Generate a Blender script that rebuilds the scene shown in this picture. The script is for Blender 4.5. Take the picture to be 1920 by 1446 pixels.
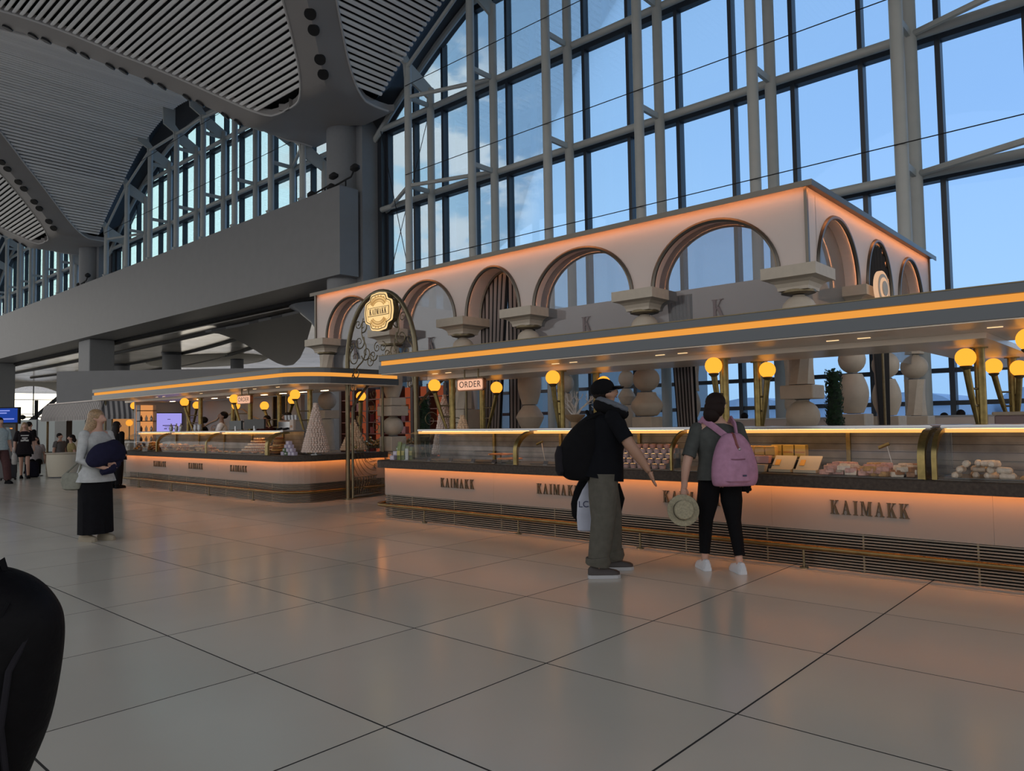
import bpy, bmesh, math, random
from mathutils import Vector, Matrix
random.seed(11)
sc = bpy.context.scene
for _o in list(bpy.data.objects): bpy.data.objects.remove(_o)
C = sc.collection
PI = math.pi
cos, sin = math.cos, math.sin

# ------------------------------------------------------------------ camera
HCAM = 1.434
def _cam():
    yaw, pitch, roll, f = 0.73402, 0.049414, -0.01645, 1390.04
    fw = Vector((-sin(yaw)*cos(pitch), cos(yaw)*cos(pitch), sin(pitch)))
    r = Vector((cos(yaw), sin(yaw), 0)); u = r.cross(fw)
    rr = cos(roll)*r + sin(roll)*u; uu = -sin(roll)*r + cos(roll)*u
    cd = bpy.data.cameras.new('camera'); cd.sensor_fit = 'HORIZONTAL'; cd.sensor_width = 36
    cd.lens = f/1920*36; cd.clip_end = 2000; cd.clip_start = .05
    co = bpy.data.objects.new('camera', cd); C.objects.link(co)
    m = Matrix((rr, uu, -fw)).transposed().to_4x4(); m.translation = (0, 0, HCAM)
    co.matrix_world = m; sc.camera = co
_cam()
vs = sc.view_settings
sc.display_settings.display_device = 'sRGB'
vs.view_transform = 'Standard'; vs.look = 'None'; vs.exposure = 0.0; vs.gamma = 1.0
vs.use_curve_mapping = False

# ------------------------------------------------------------------ sky
def _world():
    w = bpy.data.worlds.new('sky'); sc.world = w; w.use_nodes = True
    nt = w.node_tree; N = nt.nodes; L = nt.links; N.clear()
    out = N.new('ShaderNodeOutputWorld'); bg = N.new('ShaderNodeBackground')
    tc = N.new('ShaderNodeTexCoord'); sep = N.new('ShaderNodeSeparateXYZ'); L.new(tc.outputs['Generated'], sep.inputs[0])
    ramp = N.new('ShaderNodeValToRGB'); L.new(sep.outputs['Z'], ramp.inputs[0])
    e = ramp.color_ramp.elements
    e[0].position = 0.0; e[0].color = (1.2, 1.16, 1.06, 1)
    e[1].position = 0.75; e[1].color = (.75, .80, .95, 1)
    x = e.new(.12); x.color = (1.28, 1.25, 1.2, 1)
    x = e.new(.35); x.color = (1.0, 1.04, 1.12, 1)
    # hazy bright side of the sky towards the low sun (off to the far left)
    dot = N.new('ShaderNodeVectorMath'); dot.operation = 'DOT_PRODUCT'; L.new(tc.outputs['Generated'], dot.inputs[0])
    sd = Vector((-.95, .26, .16)).normalized(); dot.inputs[1].default_value = sd
    mr = N.new('ShaderNodeMapRange'); mr.interpolation_type = 'SMOOTHSTEP'; L.new(dot.outputs['Value'], mr.inputs[0])
    mr.inputs[1].default_value = .82; mr.inputs[2].default_value = 1.02; mr.inputs[3].default_value = 0; mr.inputs[4].default_value = 1
    mix = N.new('ShaderNodeMix'); mix.data_type = 'RGBA'; L.new(mr.outputs[0], mix.inputs[0])
    L.new(ramp.outputs[0], mix.inputs[6]); mix.inputs[7].default_value = (3.1, 2.8, 2.3, 1)
    # clouds
    mp = N.new('ShaderNodeMapping'); mp.inputs['Scale'].default_value = (5, 5, 11); L.new(tc.outputs['Generated'], mp.inputs[0])
    nz = N.new('ShaderNodeTexNoise'); nz.inputs['Scale'].default_value = 2.2; nz.inputs['Detail'].default_value = 7; nz.inputs['Roughness'].default_value = .55
    L.new(mp.outputs[0], nz.inputs['Vector'])
    cr = N.new('ShaderNodeMapRange'); cr.interpolation_type = 'SMOOTHSTEP'; L.new(nz.outputs['Fac'], cr.inputs[0])
    cr.inputs[1].default_value = .43; cr.inputs[2].default_value = .55
    dc = N.new('ShaderNodeVectorMath'); dc.operation = 'DOT_PRODUCT'; L.new(tc.outputs['Generated'], dc.inputs[0])
    dc.inputs[1].default_value = Vector((-.72, .61, .335)).normalized()
    cm = N.new('ShaderNodeMapRange'); cm.interpolation_type = 'SMOOTHSTEP'; L.new(dc.outputs['Value'], cm.inputs[0])
    cm.inputs[1].default_value = .982; cm.inputs[2].default_value = .994
    mu = N.new('ShaderNodeMath'); mu.operation = 'MULTIPLY'; L.new(cr.outputs[0], mu.inputs[0]); L.new(cm.outputs[0], mu.inputs[1])
    m2 = N.new('ShaderNodeMix'); m2.data_type = 'RGBA'; L.new(mu.outputs[0], m2.inputs[0]); L.new(mix.outputs[2], m2.inputs[6])
    m2.inputs[7].default_value = (2.7, 1.9, 1.5, 1)
    L.new(m2.outputs[2], bg.inputs[0]); bg.inputs[1].default_value = 1.0; L.new(bg.outputs[0], out.inputs[0])
_world()

# ------------------------------------------------------------------ materials
_M = {}
def mat(name, col, rough=.6, metal=0., var=0., scale=8., bump=0., emit=None, es=1., spec=.5, objvar=0.):
    if name in _M: return _M[name]
    m = bpy.data.materials.new(name); m.use_nodes = True; nt = m.node_tree; N = nt.nodes; L = nt.links
    b = N['Principled BSDF']; b.inputs['Base Color'].default_value = (*col, 1); b.inputs['Roughness'].default_value = rough
    b.inputs['Metallic'].default_value = metal
    b.inputs['Specular IOR Level'].default_value = spec
    if emit: b.inputs['Emission Color'].default_value = (*emit, 1); b.inputs['Emission Strength'].default_value = es
    if var or bump:
        tc = N.new('ShaderNodeTexCoord'); nz = N.new('ShaderNodeTexNoise'); nz.inputs['Scale'].default_value = scale; nz.inputs['Detail'].default_value = 5
        L.new(tc.outputs['Object'], nz.inputs['Vector'])
        if var:
            mr = N.new('ShaderNodeMapRange'); mr.inputs[1].default_value = .3; mr.inputs[2].default_value = .7
            mr.inputs[3].default_value = 1-var; mr.inputs[4].default_value = 1+var; L.new(nz.outputs['Fac'], mr.inputs[0])
            mx = N.new('ShaderNodeMix'); mx.data_type = 'RGBA'; mx.blend_type = 'MULTIPLY'; mx.inputs[0].default_value = 1
            mx.inputs[6].default_value = (*col, 1); L.new(mr.outputs[0], mx.inputs[7]); src = mx.outputs[2]
            L.new(src, b.inputs['Base Color'])
        if bump:
            bp = N.new('ShaderNodeBump'); bp.inputs['Strength'].default_value = bump; bp.inputs['Distance'].default_value = .02
            L.new(nz.outputs['Fac'], bp.inputs['Height']); L.new(bp.outputs[0], b.inputs['Normal'])
    if objvar:
        oi = N.new('ShaderNodeObjectInfo'); mr = N.new('ShaderNodeMapRange'); mr.inputs[3].default_value = 1-objvar; mr.inputs[4].default_value = 1+objvar
        L.new(oi.outputs['Random'], mr.inputs[0]); mx = N.new('ShaderNodeMix'); mx.data_type = 'RGBA'; mx.blend_type = 'MULTIPLY'; mx.inputs[0].default_value = 1
        if b.inputs['Base Color'].links:
            L.new(b.inputs['Base Color'].links[0].from_socket, mx.inputs[6])
        else: mx.inputs[6].default_value = (*col, 1)
        L.new(mr.outputs[0], mx.inputs[7]); L.new(mx.outputs[2], b.inputs['Base Color'])
    _M[name] = m; return m
def glass(name, tint, edge, gloss=1.0, milk=0., milkcol=(.8, .8, .8)):
    if name in _M: return _M[name]
    m = bpy.data.materials.new(name); m.use_nodes = True; nt = m.node_tree; N = nt.nodes; L = nt.links; N.clear()
    out = N.new('ShaderNodeOutputMaterial'); tr = N.new('ShaderNodeBsdfTransparent'); gl = N.new('ShaderNodeBsdfGlossy'); gl.inputs['Roughness'].default_value = .02
    lw = N.new('ShaderNodeLayerWeight'); lw.inputs[0].default_value = .45
    mc = N.new('ShaderNodeMix'); mc.data_type = 'RGBA'; L.new(lw.outputs['Facing'], mc.inputs[0]); mc.inputs[6].default_value = (*tint, 1); mc.inputs[7].default_value = (*edge, 1)
    L.new(mc.outputs[2], tr.inputs[0])
    fr = N.new('ShaderNodeFresnel'); fr.inputs[0].default_value = 1.45
    mm = N.new('ShaderNodeMath'); mm.operation = 'MULTIPLY'; L.new(fr.outputs[0], mm.inputs[0]); mm.inputs[1].default_value = gloss
    base = tr.outputs[0]
    if milk:
        df = N.new('ShaderNodeBsdfDiffuse'); df.inputs[0].default_value = (*milkcol, 1); mk = N.new('ShaderNodeMixShader'); mk.inputs[0].default_value = milk
        L.new(base, mk.inputs[1]); L.new(df.outputs[0], mk.inputs[2]); base = mk.outputs[0]
    ms = N.new('ShaderNodeMixShader'); L.new(mm.outputs[0], ms.inputs[0]); L.new(base, ms.inputs[1]); L.new(gl.outputs[0], ms.inputs[2])
    L.new(ms.outputs[0], out.inputs[0]); _M[name] = m; return m
def emis(name, col, s=1.):
    if name in _M: return _M[name]
    m = bpy.data.materials.new(name); m.use_nodes = True; N = m.node_tree.nodes; N.clear()
    out = N.new('ShaderNodeOutputMaterial'); e = N.new('ShaderNodeEmission'); e.inputs[0].default_value = (*col, 1); e.inputs[1].default_value = s
    m.node_tree.links.new(e.outputs[0], out.inputs[0]); _M[name] = m; return m
def stripes(name, c1, c2, scale, axis=0, duty=.5, rough=.8):
    if name in _M: return _M[name]
    m = bpy.data.materials.new(name); m.use_nodes = True; nt = m.node_tree; N = nt.nodes; L = nt.links
    b = N['Principled BSDF']; b.inputs['Roughness'].default_value = rough
    tc = N.new('ShaderNodeTexCoord'); sp = N.new('ShaderNodeSeparateXYZ')
    L.new(tc.outputs['UV' if axis == 'u' else 'Object'], sp.inputs[0])
    mu = N.new('ShaderNodeMath'); mu.operation = 'MULTIPLY'; mu.inputs[1].default_value = scale; L.new(sp.outputs[0 if axis == 'u' else axis], mu.inputs[0])
    fr = N.new('ShaderNodeMath'); fr.operation = 'FRACT'; L.new(mu.outputs[0], fr.inputs[0])
    gt = N.new('ShaderNodeMath'); gt.operation = 'GREATER_THAN'; gt.inputs[1].default_value = duty; L.new(fr.outputs[0], gt.inputs[0])
    mx = N.new('ShaderNodeMix'); mx.data_type = 'RGBA'; L.new(gt.outputs[0], mx.inputs[0]); mx.inputs[6].default_value = (*c1, 1); mx.inputs[7].default_value = (*c2, 1)
    L.new(mx.outputs[2], b.inputs['Base Color']); _M[name] = m; return m

# ------------------------------------------------------------------ mesh helpers
class MB:
    def __init__(s): s.v = []; s.f = []; s.uv = None
    def add(s, vs, fs):
        o = len(s.v); s.v += [tuple(p) for p in vs]; s.f += [tuple(i+o for i in q) for q in fs]; return s
    def box(s, x0, x1, y0, y1, z0, z1):
        return s.add([(x0,y0,z0),(x1,y0,z0),(x1,y1,z0),(x0,y1,z0),(x0,y0,z1),(x1,y0,z1),(x1,y1,z1),(x0,y1,z1)],
                     [(0,3,2,1),(4,5,6,7),(0,1,5,4),(1,2,6,5),(2,3,7,6),(3,0,4,7)])
    def boxm(s, M, sx, sy, sz):
        vs = [M @ Vector((a*sx/2, b*sy/2, c*sz/2)) for c in (-1,1) for a, b in ((-1,-1),(1,-1),(1,1),(-1,1))]
        return s.add(vs, [(0,3,2,1),(4,5,6,7),(0,1,5,4),(1,2,6,5),(2,3,7,6),(3,0,4,7)])
    def rbox(s, x0, x1, y0, y1, z0, z1, b=.01):
        pl = [(x0+b,y0),(x1-b,y0),(x1,y0+b),(x1,y1-b),(x1-b,y1),(x0+b,y1),(x0,y1-b),(x0,y0+b)]
        return s.plan(pl, z0, z1, b)
    def plan(s, poly, z0, z1, b=0):
        n = len(poly)
        if b:
            cx = sum(p[0] for p in poly)/n; cy = sum(p[1] for p in poly)/n
            def ins(p):
                d = math.hypot(p[0]-cx, p[1]-cy) or 1; return (p[0]-(p[0]-cx)/d*b, p[1]-(p[1]-cy)/d*b)
            rings = [([ins(p) for p in poly], z0), (poly, z0+b), (poly, z1-b), ([ins(p) for p in poly], z1)]
        else: rings = [(poly, z0), (poly, z1)]
        vs = [(p[0], p[1], z) for q, z in rings for p in q]; fs = []
        for k in range(len(rings)-1):
            for i in range(n): j = (i+1) % n; fs.append((k*n+i, k*n+j, (k+1)*n+j, (k+1)*n+i))
        fs.append(tuple(range(n-1, -1, -1))); fs.append(tuple(range((len(rings)-1)*n, len(rings)*n)))
        return s.add(vs, fs)
    def prism(s, poly, fn, d0, d1):
        n = len(poly); vs = [fn(a, b, d) for d in (d0, d1) for a, b in poly]
        fs = [(i, (i+1) % n, n+(i+1) % n, n+i) for i in range(n)] + [tuple(range(n-1, -1, -1)), tuple(range(n, 2*n))]
        return s.add(vs, fs)
    def cyl(s, p0, p1, r0, r1=None, n=12): return s.tube([p0, p1], [r0, r0 if r1 is None else r1], n)
    def tube(s, pts, r, n=8, closed=False, sx=1.):
        P = [Vector(p) for p in pts]; m = len(P); R = r if isinstance(r, (list, tuple)) else [r]*m
        T = []
        for i in range(m):
            a = P[(i-1) % m] if (closed or i > 0) else P[i]; b = P[(i+1) % m] if (closed or i < m-1) else P[i]
            t = (b-a); T.append(t.normalized() if t.length > 1e-9 else Vector((0,0,1)))
        ref = Vector((0,0,1)) if abs(T[0].z) < .9 else Vector((1,0,0))
        N0 = T[0].cross(ref).normalized(); vs = []
        for i in range(m):
            N0 = (N0 - T[i]*N0.dot(T[i])); N0 = N0.normalized() if N0.length > 1e-9 else T[i].orthogonal().normalized()
            B = T[i].cross(N0)
            for k in range(n):
                a = 2*PI*k/n; vs.append(P[i] + (N0*cos(a)*sx + B*sin(a))*R[i])
        fs = []
        for i in range(m if closed else m-1):
            j = (i+1) % m
            for k in range(n): l = (k+1) % n; fs.append((i*n+k, i*n+l, j*n+l, j*n+k))
        if not closed: fs += [tuple(range(n-1, -1, -1)), tuple(range((m-1)*n, m*n))]
        return s.add(vs, fs)
    def lathe(s, prof, c=(0,0,0), n=20, sx=1., sy=1.):
        vs = []; fs = []; m = len(prof)
        for r, z in prof:
            for k in range(n): a = 2*PI*k/n; vs.append((c[0]+r*cos(a)*sx, c[1]+r*sin(a)*sy, c[2]+z))
        for i in range(m-1):
            for k in range(n): l = (k+1) % n; fs.append((i*n+k, i*n+l, (i+1)*n+l, (i+1)*n+k))
        if prof[0][0] > 1e-6: fs.append(tuple(range(n-1, -1, -1)))
        if prof[-1][0] > 1e-6: fs.append(tuple(range((m-1)*n, m*n)))
        return s.add(vs, fs)
    def sph(s, c, r, n=10, m=7, sc3=(1,1,1), M=None):
        vs = []; fs = []
        pts = [Vector((0,0,-1))]
        for i in range(1, m):
            a = -PI/2+PI*i/m
            for k in range(n): b = 2*PI*k/n; pts.append(Vector((cos(a)*cos(b), cos(a)*sin(b), sin(a))))
        pts.append(Vector((0,0,1)))
        for p in pts:
            q = Vector((p.x*r*sc3[0], p.y*r*sc3[1], p.z*r*sc3[2]))
            if M: q = M @ q
            vs.append(q+Vector(c))
        for k in range(n): fs.append((0, 1+(k+1) % n, 1+k))
        for i in range(m-2):
            for k in range(n): l = (k+1) % n; a = 1+i*n; fs.append((a+k, a+l, a+n+l, a+n+k))
        t = len(pts)-1; a = 1+(m-2)*n
        for k in range(n): fs.append((a+k, a+(k+1) % n, t))
        return s.add(vs, fs)
    def loft(s, rings, caps=True):
        n = len(rings[0]); vs = [p for r in rings for p in r]; fs = []
        for i in range(len(rings)-1):
            for k in range(n): l = (k+1) % n; fs.append((i*n+k, i*n+l, (i+1)*n+l, (i+1)*n+k))
        if caps: fs += [tuple(range(n-1, -1, -1)), tuple(range((len(rings)-1)*n, len(rings)*n))]
        return s.add(vs, fs)
    def sheet(s, rows):
        n = len(rows[0]); vs = [p for r in rows for p in r]
        fs = [(i*n+k, i*n+k+1, (i+1)*n+k+1, (i+1)*n+k) for i in range(len(rows)-1) for k in range(n-1)]
        return s.add(vs, fs)
    def mesh(s, name, m=None, smooth=False):
        me = bpy.data.meshes.new(name); me.from_pydata(s.v, [], s.f); me.update()
        bm = bmesh.new(); bm.from_mesh(me); bmesh.ops.recalc_face_normals(bm, faces=bm.faces); bm.to_mesh(me); bm.free()
        if smooth:
            me.polygons.foreach_set('use_smooth', [True]*len(me.polygons))
            try: me.set_sharp_from_angle(angle=math.radians(38))
            except Exception: pass
        if m: me.materials.append(m)
        return me
    def build(s, name, m=None, parent=None, smooth=False, loc=None):
        return link(name, s.mesh(name, m, smooth), parent, loc)
def link(name, me, parent=None, loc=None, rotz=0):
    o = bpy.data.objects.new(name, me); C.objects.link(o)
    if parent is not None: o.parent = parent
    if loc is not None: o.location = loc
    if rotz: o.rotation_euler = (0, 0, rotz)
    return o
def tag(o, label, cat, group=None):
    o['label'] = label; o['category'] = cat
    if group: o['group'] = group
    return o
def thing(name, label, cat, loc=(0,0,0), rotz=0, group=None):
    o = bpy.data.objects.new(name, None); C.objects.link(o); o.location = loc; o.rotation_euler = (0,0,rotz); o.empty_display_size = .1
    return tag(o, label, cat, group)
def struct(name, mb, m, parent=None, smooth=False):
    o = mb.build(name, m, parent, smooth)
    if parent is None: o['kind'] = 'structure'
    return o
def dup(root, loc, rotz=0, label=None, group=None, scale=None):
    r = root.copy(); C.objects.link(r); r.location = loc; r.rotation_euler = (0,0,rotz)
    if scale: r.scale = scale
    if label: r['label'] = label
    if group: r['group'] = group
    for ch in list(root.children):
        c = ch.copy(); C.objects.link(c); c.parent = r
        for g in list(ch.children):
            d = g.copy(); C.objects.link(d); d.parent = c
    return r
def stuff(o): o['kind'] = 'stuff'; return o
def catm(K, n=4):
    """smooth a list of tuples"""
    P = []
    for i in range(len(K)-1):
        p0, p1, p2, p3 = K[max(i-1,0)], K[i], K[i+1], K[min(i+2,len(K)-1)]
        for q in range(n):
            u = q/n; P.append(tuple(.5*((2*p1[d])+(-p0[d]+p2[d])*u+(2*p0[d]-5*p1[d]+4*p2[d]-p3[d])*u*u+(-p0[d]+3*p1[d]-3*p2[d]+p3[d])*u**3) for d in range(len(p1))))
    P.append(tuple(K[-1])); return P
def arc(cx, cy, r, a0, a1, n): return [(cx+r*cos(a0+(a1-a0)*i/n), cy+r*sin(a0+(a1-a0)*i/n)) for i in range(n+1)]
ORD = ['first','second','third','fourth','fifth','sixth','seventh','eighth','ninth','tenth','eleventh','twelfth']

# palette
white_steel = mat('white_painted_steel', (.42,.43,.41), .45, var=.04, scale=3)
dark_alu = mat('dark_aluminium', (.035,.04,.05), .4)
grey_paint = mat('grey_painted_panel', (.205,.205,.21), .55, var=.03, scale=2)
col_paint = mat('grey_column_paint', (.22,.225,.235), .6, var=.03)
slat_m = mat('pale_ceiling_slat', (.84,.82,.79), .5, objvar=.06)
rib_m = mat('ceiling_rib_panel', (.30,.28,.265), .5, var=.03, scale=1)
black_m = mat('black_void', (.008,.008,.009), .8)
brass = mat('aged_brass', (.26,.195,.075), .36, .9, var=.25, scale=14)
brass_dk = mat('dark_bronze', (.16,.125,.07), .4, .7, var=.15, scale=20)
stone = mat('cream_stone', (.50,.425,.335), .55, var=.06, scale=9, bump=.05)
plaster = mat('white_wall_panel', (.58,.50,.455), .5, var=.03, scale=1.5)
fascia_m = mat('slate_grey_fascia', (.085,.095,.105), .35, .2)
soffit_m = mat('satin_soffit', (.86,.75,.62), .3, .1, var=.03, scale=1.2)
led = emis('warm_led_strip', (1.0,.40,.07), .85)
led_hot = emis('warm_led_line', (1.0,.33,.075), 27.)
globe_m = emis('amber_globe_glass', (1.0,.37,.035), 1.45)
panel_m = mat('cream_counter_panel', (.235,.20,.17), .5, var=.02, scale=2)
rim_m = mat('dark_stone_rim', (.05,.038,.03), .6, var=.3, scale=30, spec=.2)
letter_m = mat('dark_gold_letter', (.055,.042,.02), .45, .3)
steel = mat('brushed_steel', (.45,.45,.46), .28, .8)
skin_m = mat('light_skin', (.46,.27,.20), .55)
skin_d = mat('tan_skin', (.32,.18,.12), .55)
# ================================================================== FLOOR
def _floor_mat():
    m = bpy.data.materials.new('polished_floor_tile'); m.use_nodes = True; nt = m.node_tree; N = nt.nodes; L = nt.links
    b = N['Principled BSDF']
    tc = N.new('ShaderNodeTexCoord'); nz = N.new('ShaderNodeTexNoise'); nz.inputs['Scale'].default_value = .6; nz.inputs['Detail'].default_value = 6
    ge = N.new('ShaderNodeNewGeometry'); L.new(ge.outputs['Position'], nz.inputs['Vector'])
    oi = N.new('ShaderNodeObjectInfo')
    mr = N.new('ShaderNodeMapRange'); mr.inputs[3].default_value = .94; mr.inputs[4].default_value = 1.06; L.new(oi.outputs['Random'], mr.inputs[0])
    m2 = N.new('ShaderNodeMapRange'); m2.inputs[1].default_value = .3; m2.inputs[2].default_value = .7; m2.inputs[3].default_value = .95; m2.inputs[4].default_value = 1.05; L.new(nz.outputs['Fac'], m2.inputs[0])
    mu = N.new('ShaderNodeMath'); mu.operation = 'MULTIPLY'; L.new(mr.outputs[0], mu.inputs[0]); L.new(m2.outputs[0], mu.inputs[1])
    mx = N.new('ShaderNodeMix'); mx.data_type = 'RGBA'; mx.blend_type = 'MULTIPLY'; mx.inputs[0].default_value = 1; mx.inputs[6].default_value = (.54,.505,.43,1); L.new(mu.outputs[0], mx.inputs[7])
    L.new(mx.outputs[2], b.inputs['Base Color']); 
    m3 = N.new('ShaderNodeMapRange'); m3.inputs[1].default_value = .3; m3.inputs[2].default_value = .7; m3.inputs[3].default_value = .17; m3.inputs[4].default_value = .21; L.new(nz.outputs['Fac'], m3.inputs[0])
    L.new(m3.outputs[0], b.inputs['Roughness']); b.inputs['Specular IOR Level'].default_value = .5
    return m
def build_floor():
    fm = _floor_mat(); grout = mat('dark_grout', (.012,.012,.012), .9)
    floor = struct('floor', MB().box(-130, 30, -20, 60, -.3, -.0008), grout)
    T = 1.2; g = .006; X0, Y0 = -5.272, 2.246
    mb = MB(); b = .0
    mb.add([(x,y,z) for z, q in ((-.0008,0),(-.0004,0),(0,b)) for x, y in ((-T/2+g+q,-T/2+g+q),(T/2-g-q,-T/2+g+q),(T/2-g-q,T/2-g-q),(-T/2+g+q,T/2-g-q))],
           [(k*4+i, k*4+(i+1)%4, k*4+4+(i+1)%4, k*4+4+i) for k in (0,1) for i in range(4)]+[(8,9,10,11)])
    me = mb.mesh('tile', fm)
    cells = []; fwd = Vector((-.67,.742)); rt = Vector((.742,.67))
    rest = MB()
    for i in range(-100, 22):
        for j in range(-16, 40):
            x = X0+(i+.5)*T; y = Y0+(j+.5)*T; d = x*fwd.x+y*fwd.y; s = x*rt.x+y*rt.y
            vis = d > .9 and abs(s) < d*.72+1.4 and y < 8.6
            cells.append((d if vis else 999, x, y))
    cells.sort(); n = 0
    for d, x, y in cells:
        if d < 900 and n < 300:
            link('tile', me, floor, (x, y, 0)); n += 1
        else:
            rest.add([(x-T/2+g,y-T/2+g,0),(x+T/2-g,y-T/2+g,0),(x+T/2-g,y+T/2-g,0),(x-T/2+g,y+T/2-g,0)], [(0,1,2,3)])
    stuff(rest.build('far_tiles', fm, floor))
build_floor()

# ================================================================== VAULTED CEILING
COLX = [3.9, -24.3, -52.5, -80.7]; YCOL = 17.2; HB = 14.1; ZAP = 17.8; CC = .034
def fz(t):
    u = max(0., HB-t)
    return ZAP - CC*u*u + .55*max(0., 1-(u/7.5)**2)
def tx_(x): return min(abs(x-c) for c in COLX+[32.1])
def ty_(y): return abs(y-YCOL) if y > YCOL-HB else abs(y-(YCOL-2*HB))
def zroof(x, y): return max(fz(tx_(x)), fz(ty_(y)), 13.35)
def dwid(t): return 1.05+.03*t+1.0*math.exp(-(t-1.5)/.6) if t > .9 else 1.05+.03*t+2.7
_tab = [((t:=.9+i*.05)+dwid(t)/2, t-dwid(t)/2) for i in range(280)]
def edge(a):      # position across the far axis where the rib ends, for a distance a from the column line
    p = _tab[0]
    for q in _tab:
        if q[0] >= a:
            if q[0] == p[0]: return q[1]
            return p[1]+(q[1]-p[1])*(a-p[0])/(q[0]-p[0]) if q[0] > p[0] else q[1]
        p = q
    return p[1]
def build_ceiling():
    mb = MB(); xs = [-82+i*1.0 for i in range(101)]; ys = [-11+i*1.0 for i in range(28)]+[16.95]
    def bay_d(x): return min(abs(x-c) for c in (-10.2,-38.4,-66.6))
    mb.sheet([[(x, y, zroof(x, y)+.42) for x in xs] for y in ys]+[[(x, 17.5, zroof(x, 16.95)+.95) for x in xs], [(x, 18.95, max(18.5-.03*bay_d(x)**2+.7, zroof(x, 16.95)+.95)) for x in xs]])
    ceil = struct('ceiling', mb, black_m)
    # slats
    ts = []; t = 2.78
    while t < HB-.1:
        ts.append(t); t += .215/math.sqrt(1+(2*CC*(HB-t))**2)
    far = MB()
    def slat(axis, p, z, slope, a, b, join=False):
        # rounded bar, cross-section turned to the slope of the vault
        w = .066; c = 1/math.sqrt(1+slope*slope); s_ = slope*c
        prof = [(-w,.05),(-w,-.01),(-w*.55,-.045),(w*.55,-.045),(w,-.01),(w,.05)]
        m = far if join else MB(); vs = []
        for q in (a, b):
            for u, v in prof:
                du = u*c - v*s_; dz = u*s_ + v*c
                vs.append((p+du, q, z+dz) if axis == 'y' else (q, p+du, z+dz))
        n = len(prof); fs = [(i,(i+1)%n,n+(i+1)%n,n+i) for i in range(n)]+[tuple(range(n)), tuple(range(2*n-1,n-1,-1))]
        m.add(vs, fs)
        if not join: m.build('slat', slat_m, ceil)
    for xc in (-10.2, -38.4, -66.6):
        for sd in (-1, 1):
            if xc > -20 and sd > 0: lim = ts
            for t in ts:
                x = xc + sd*(HB-t); e = max(edge(t), -.2)
                y0 = YCOL-e if t < 13.2 else YCOL-e
                y0 = max(y0-.22, YCOL-HB)
                y1 = 16.75
                if y1-y0 > .25: slat('y', x, fz(t), -sd*2*CC*(HB-t), y0, y1, xc < -60 or (xc > -20 and sd > 0))
    for cx in COLX[1:3]:
        for t in ts:
            e = edge(t)
            if e > .2: slat('x', YCOL-t, fz(t), -2*CC*(HB-t), cx-e-.22, cx+e+.22)
    stuff(far.build('far_slats', slat_m, ceil))
    for cx in COLX[:3]: MB().box(cx-1.5, cx+1.5, 14.75, 17.2, 13.2485, 13.3).build('column_pad', rib_m, ceil)
    # ribs with their trims and downlights
    trim = mat('pale_rib_trim', (.5,.48,.46), .5)
    dl = mat('black_downlight', (.012,.012,.013), .5)
    for cx in COLX[1:3]+[COLX[0]]:
        for sd in (-1, 1):
            mb = MB(); rows = []; ea = []; eb = []
            t = .2
            while t <= HB+.01:
                d = dwid(t); row = []
                for k in range(7):
                    w = (k/6-.5)*d; a, b = max(t+w, -.35), max(t-w, -.35)
                    row.append((cx+sd*a, YCOL-b, max(fz(max(a, b)), 13.35)-.1))
                rows.append(row)
                if t > 1.0: ea.append(row[0]); eb.append(row[-1])
                t += .2 if t < 3 else .5
            mb.sheet(rows)
            lo = [[(x, y, z+.25) for x, y, z in r] for r in rows]
            mb.sheet(lo); mb.sheet([[a[0] for a in rows], [a[0] for a in lo]]); mb.sheet([[a[-1] for a in rows], [a[-1] for a in lo]])
            rib = mb.build('vault_rib', rib_m, ceil, True)
            MB().tube(ea, .045, 6).build('rib_trim', trim, rib, True); MB().tube(eb, .045, 6).build('rib_trim', trim, rib, True)
            for k in range(7):
                for q in (0, .36):
                    t = 2.95+k*1.05+q; a = cx+sd*t; y = YCOL-t; z = fz(t)-.1
                    n = Vector((-sd*2*CC*(HB-t)*.707, 2*CC*(HB-t)*.707, 1)).normalized()
                    c = Vector((a, y, z-.01))
                    m = MB(); m.cyl(c-n*.03, c+n*.05, .19, .19, 16); m.build('downlight', dl, rib)
build_ceiling()

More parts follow.
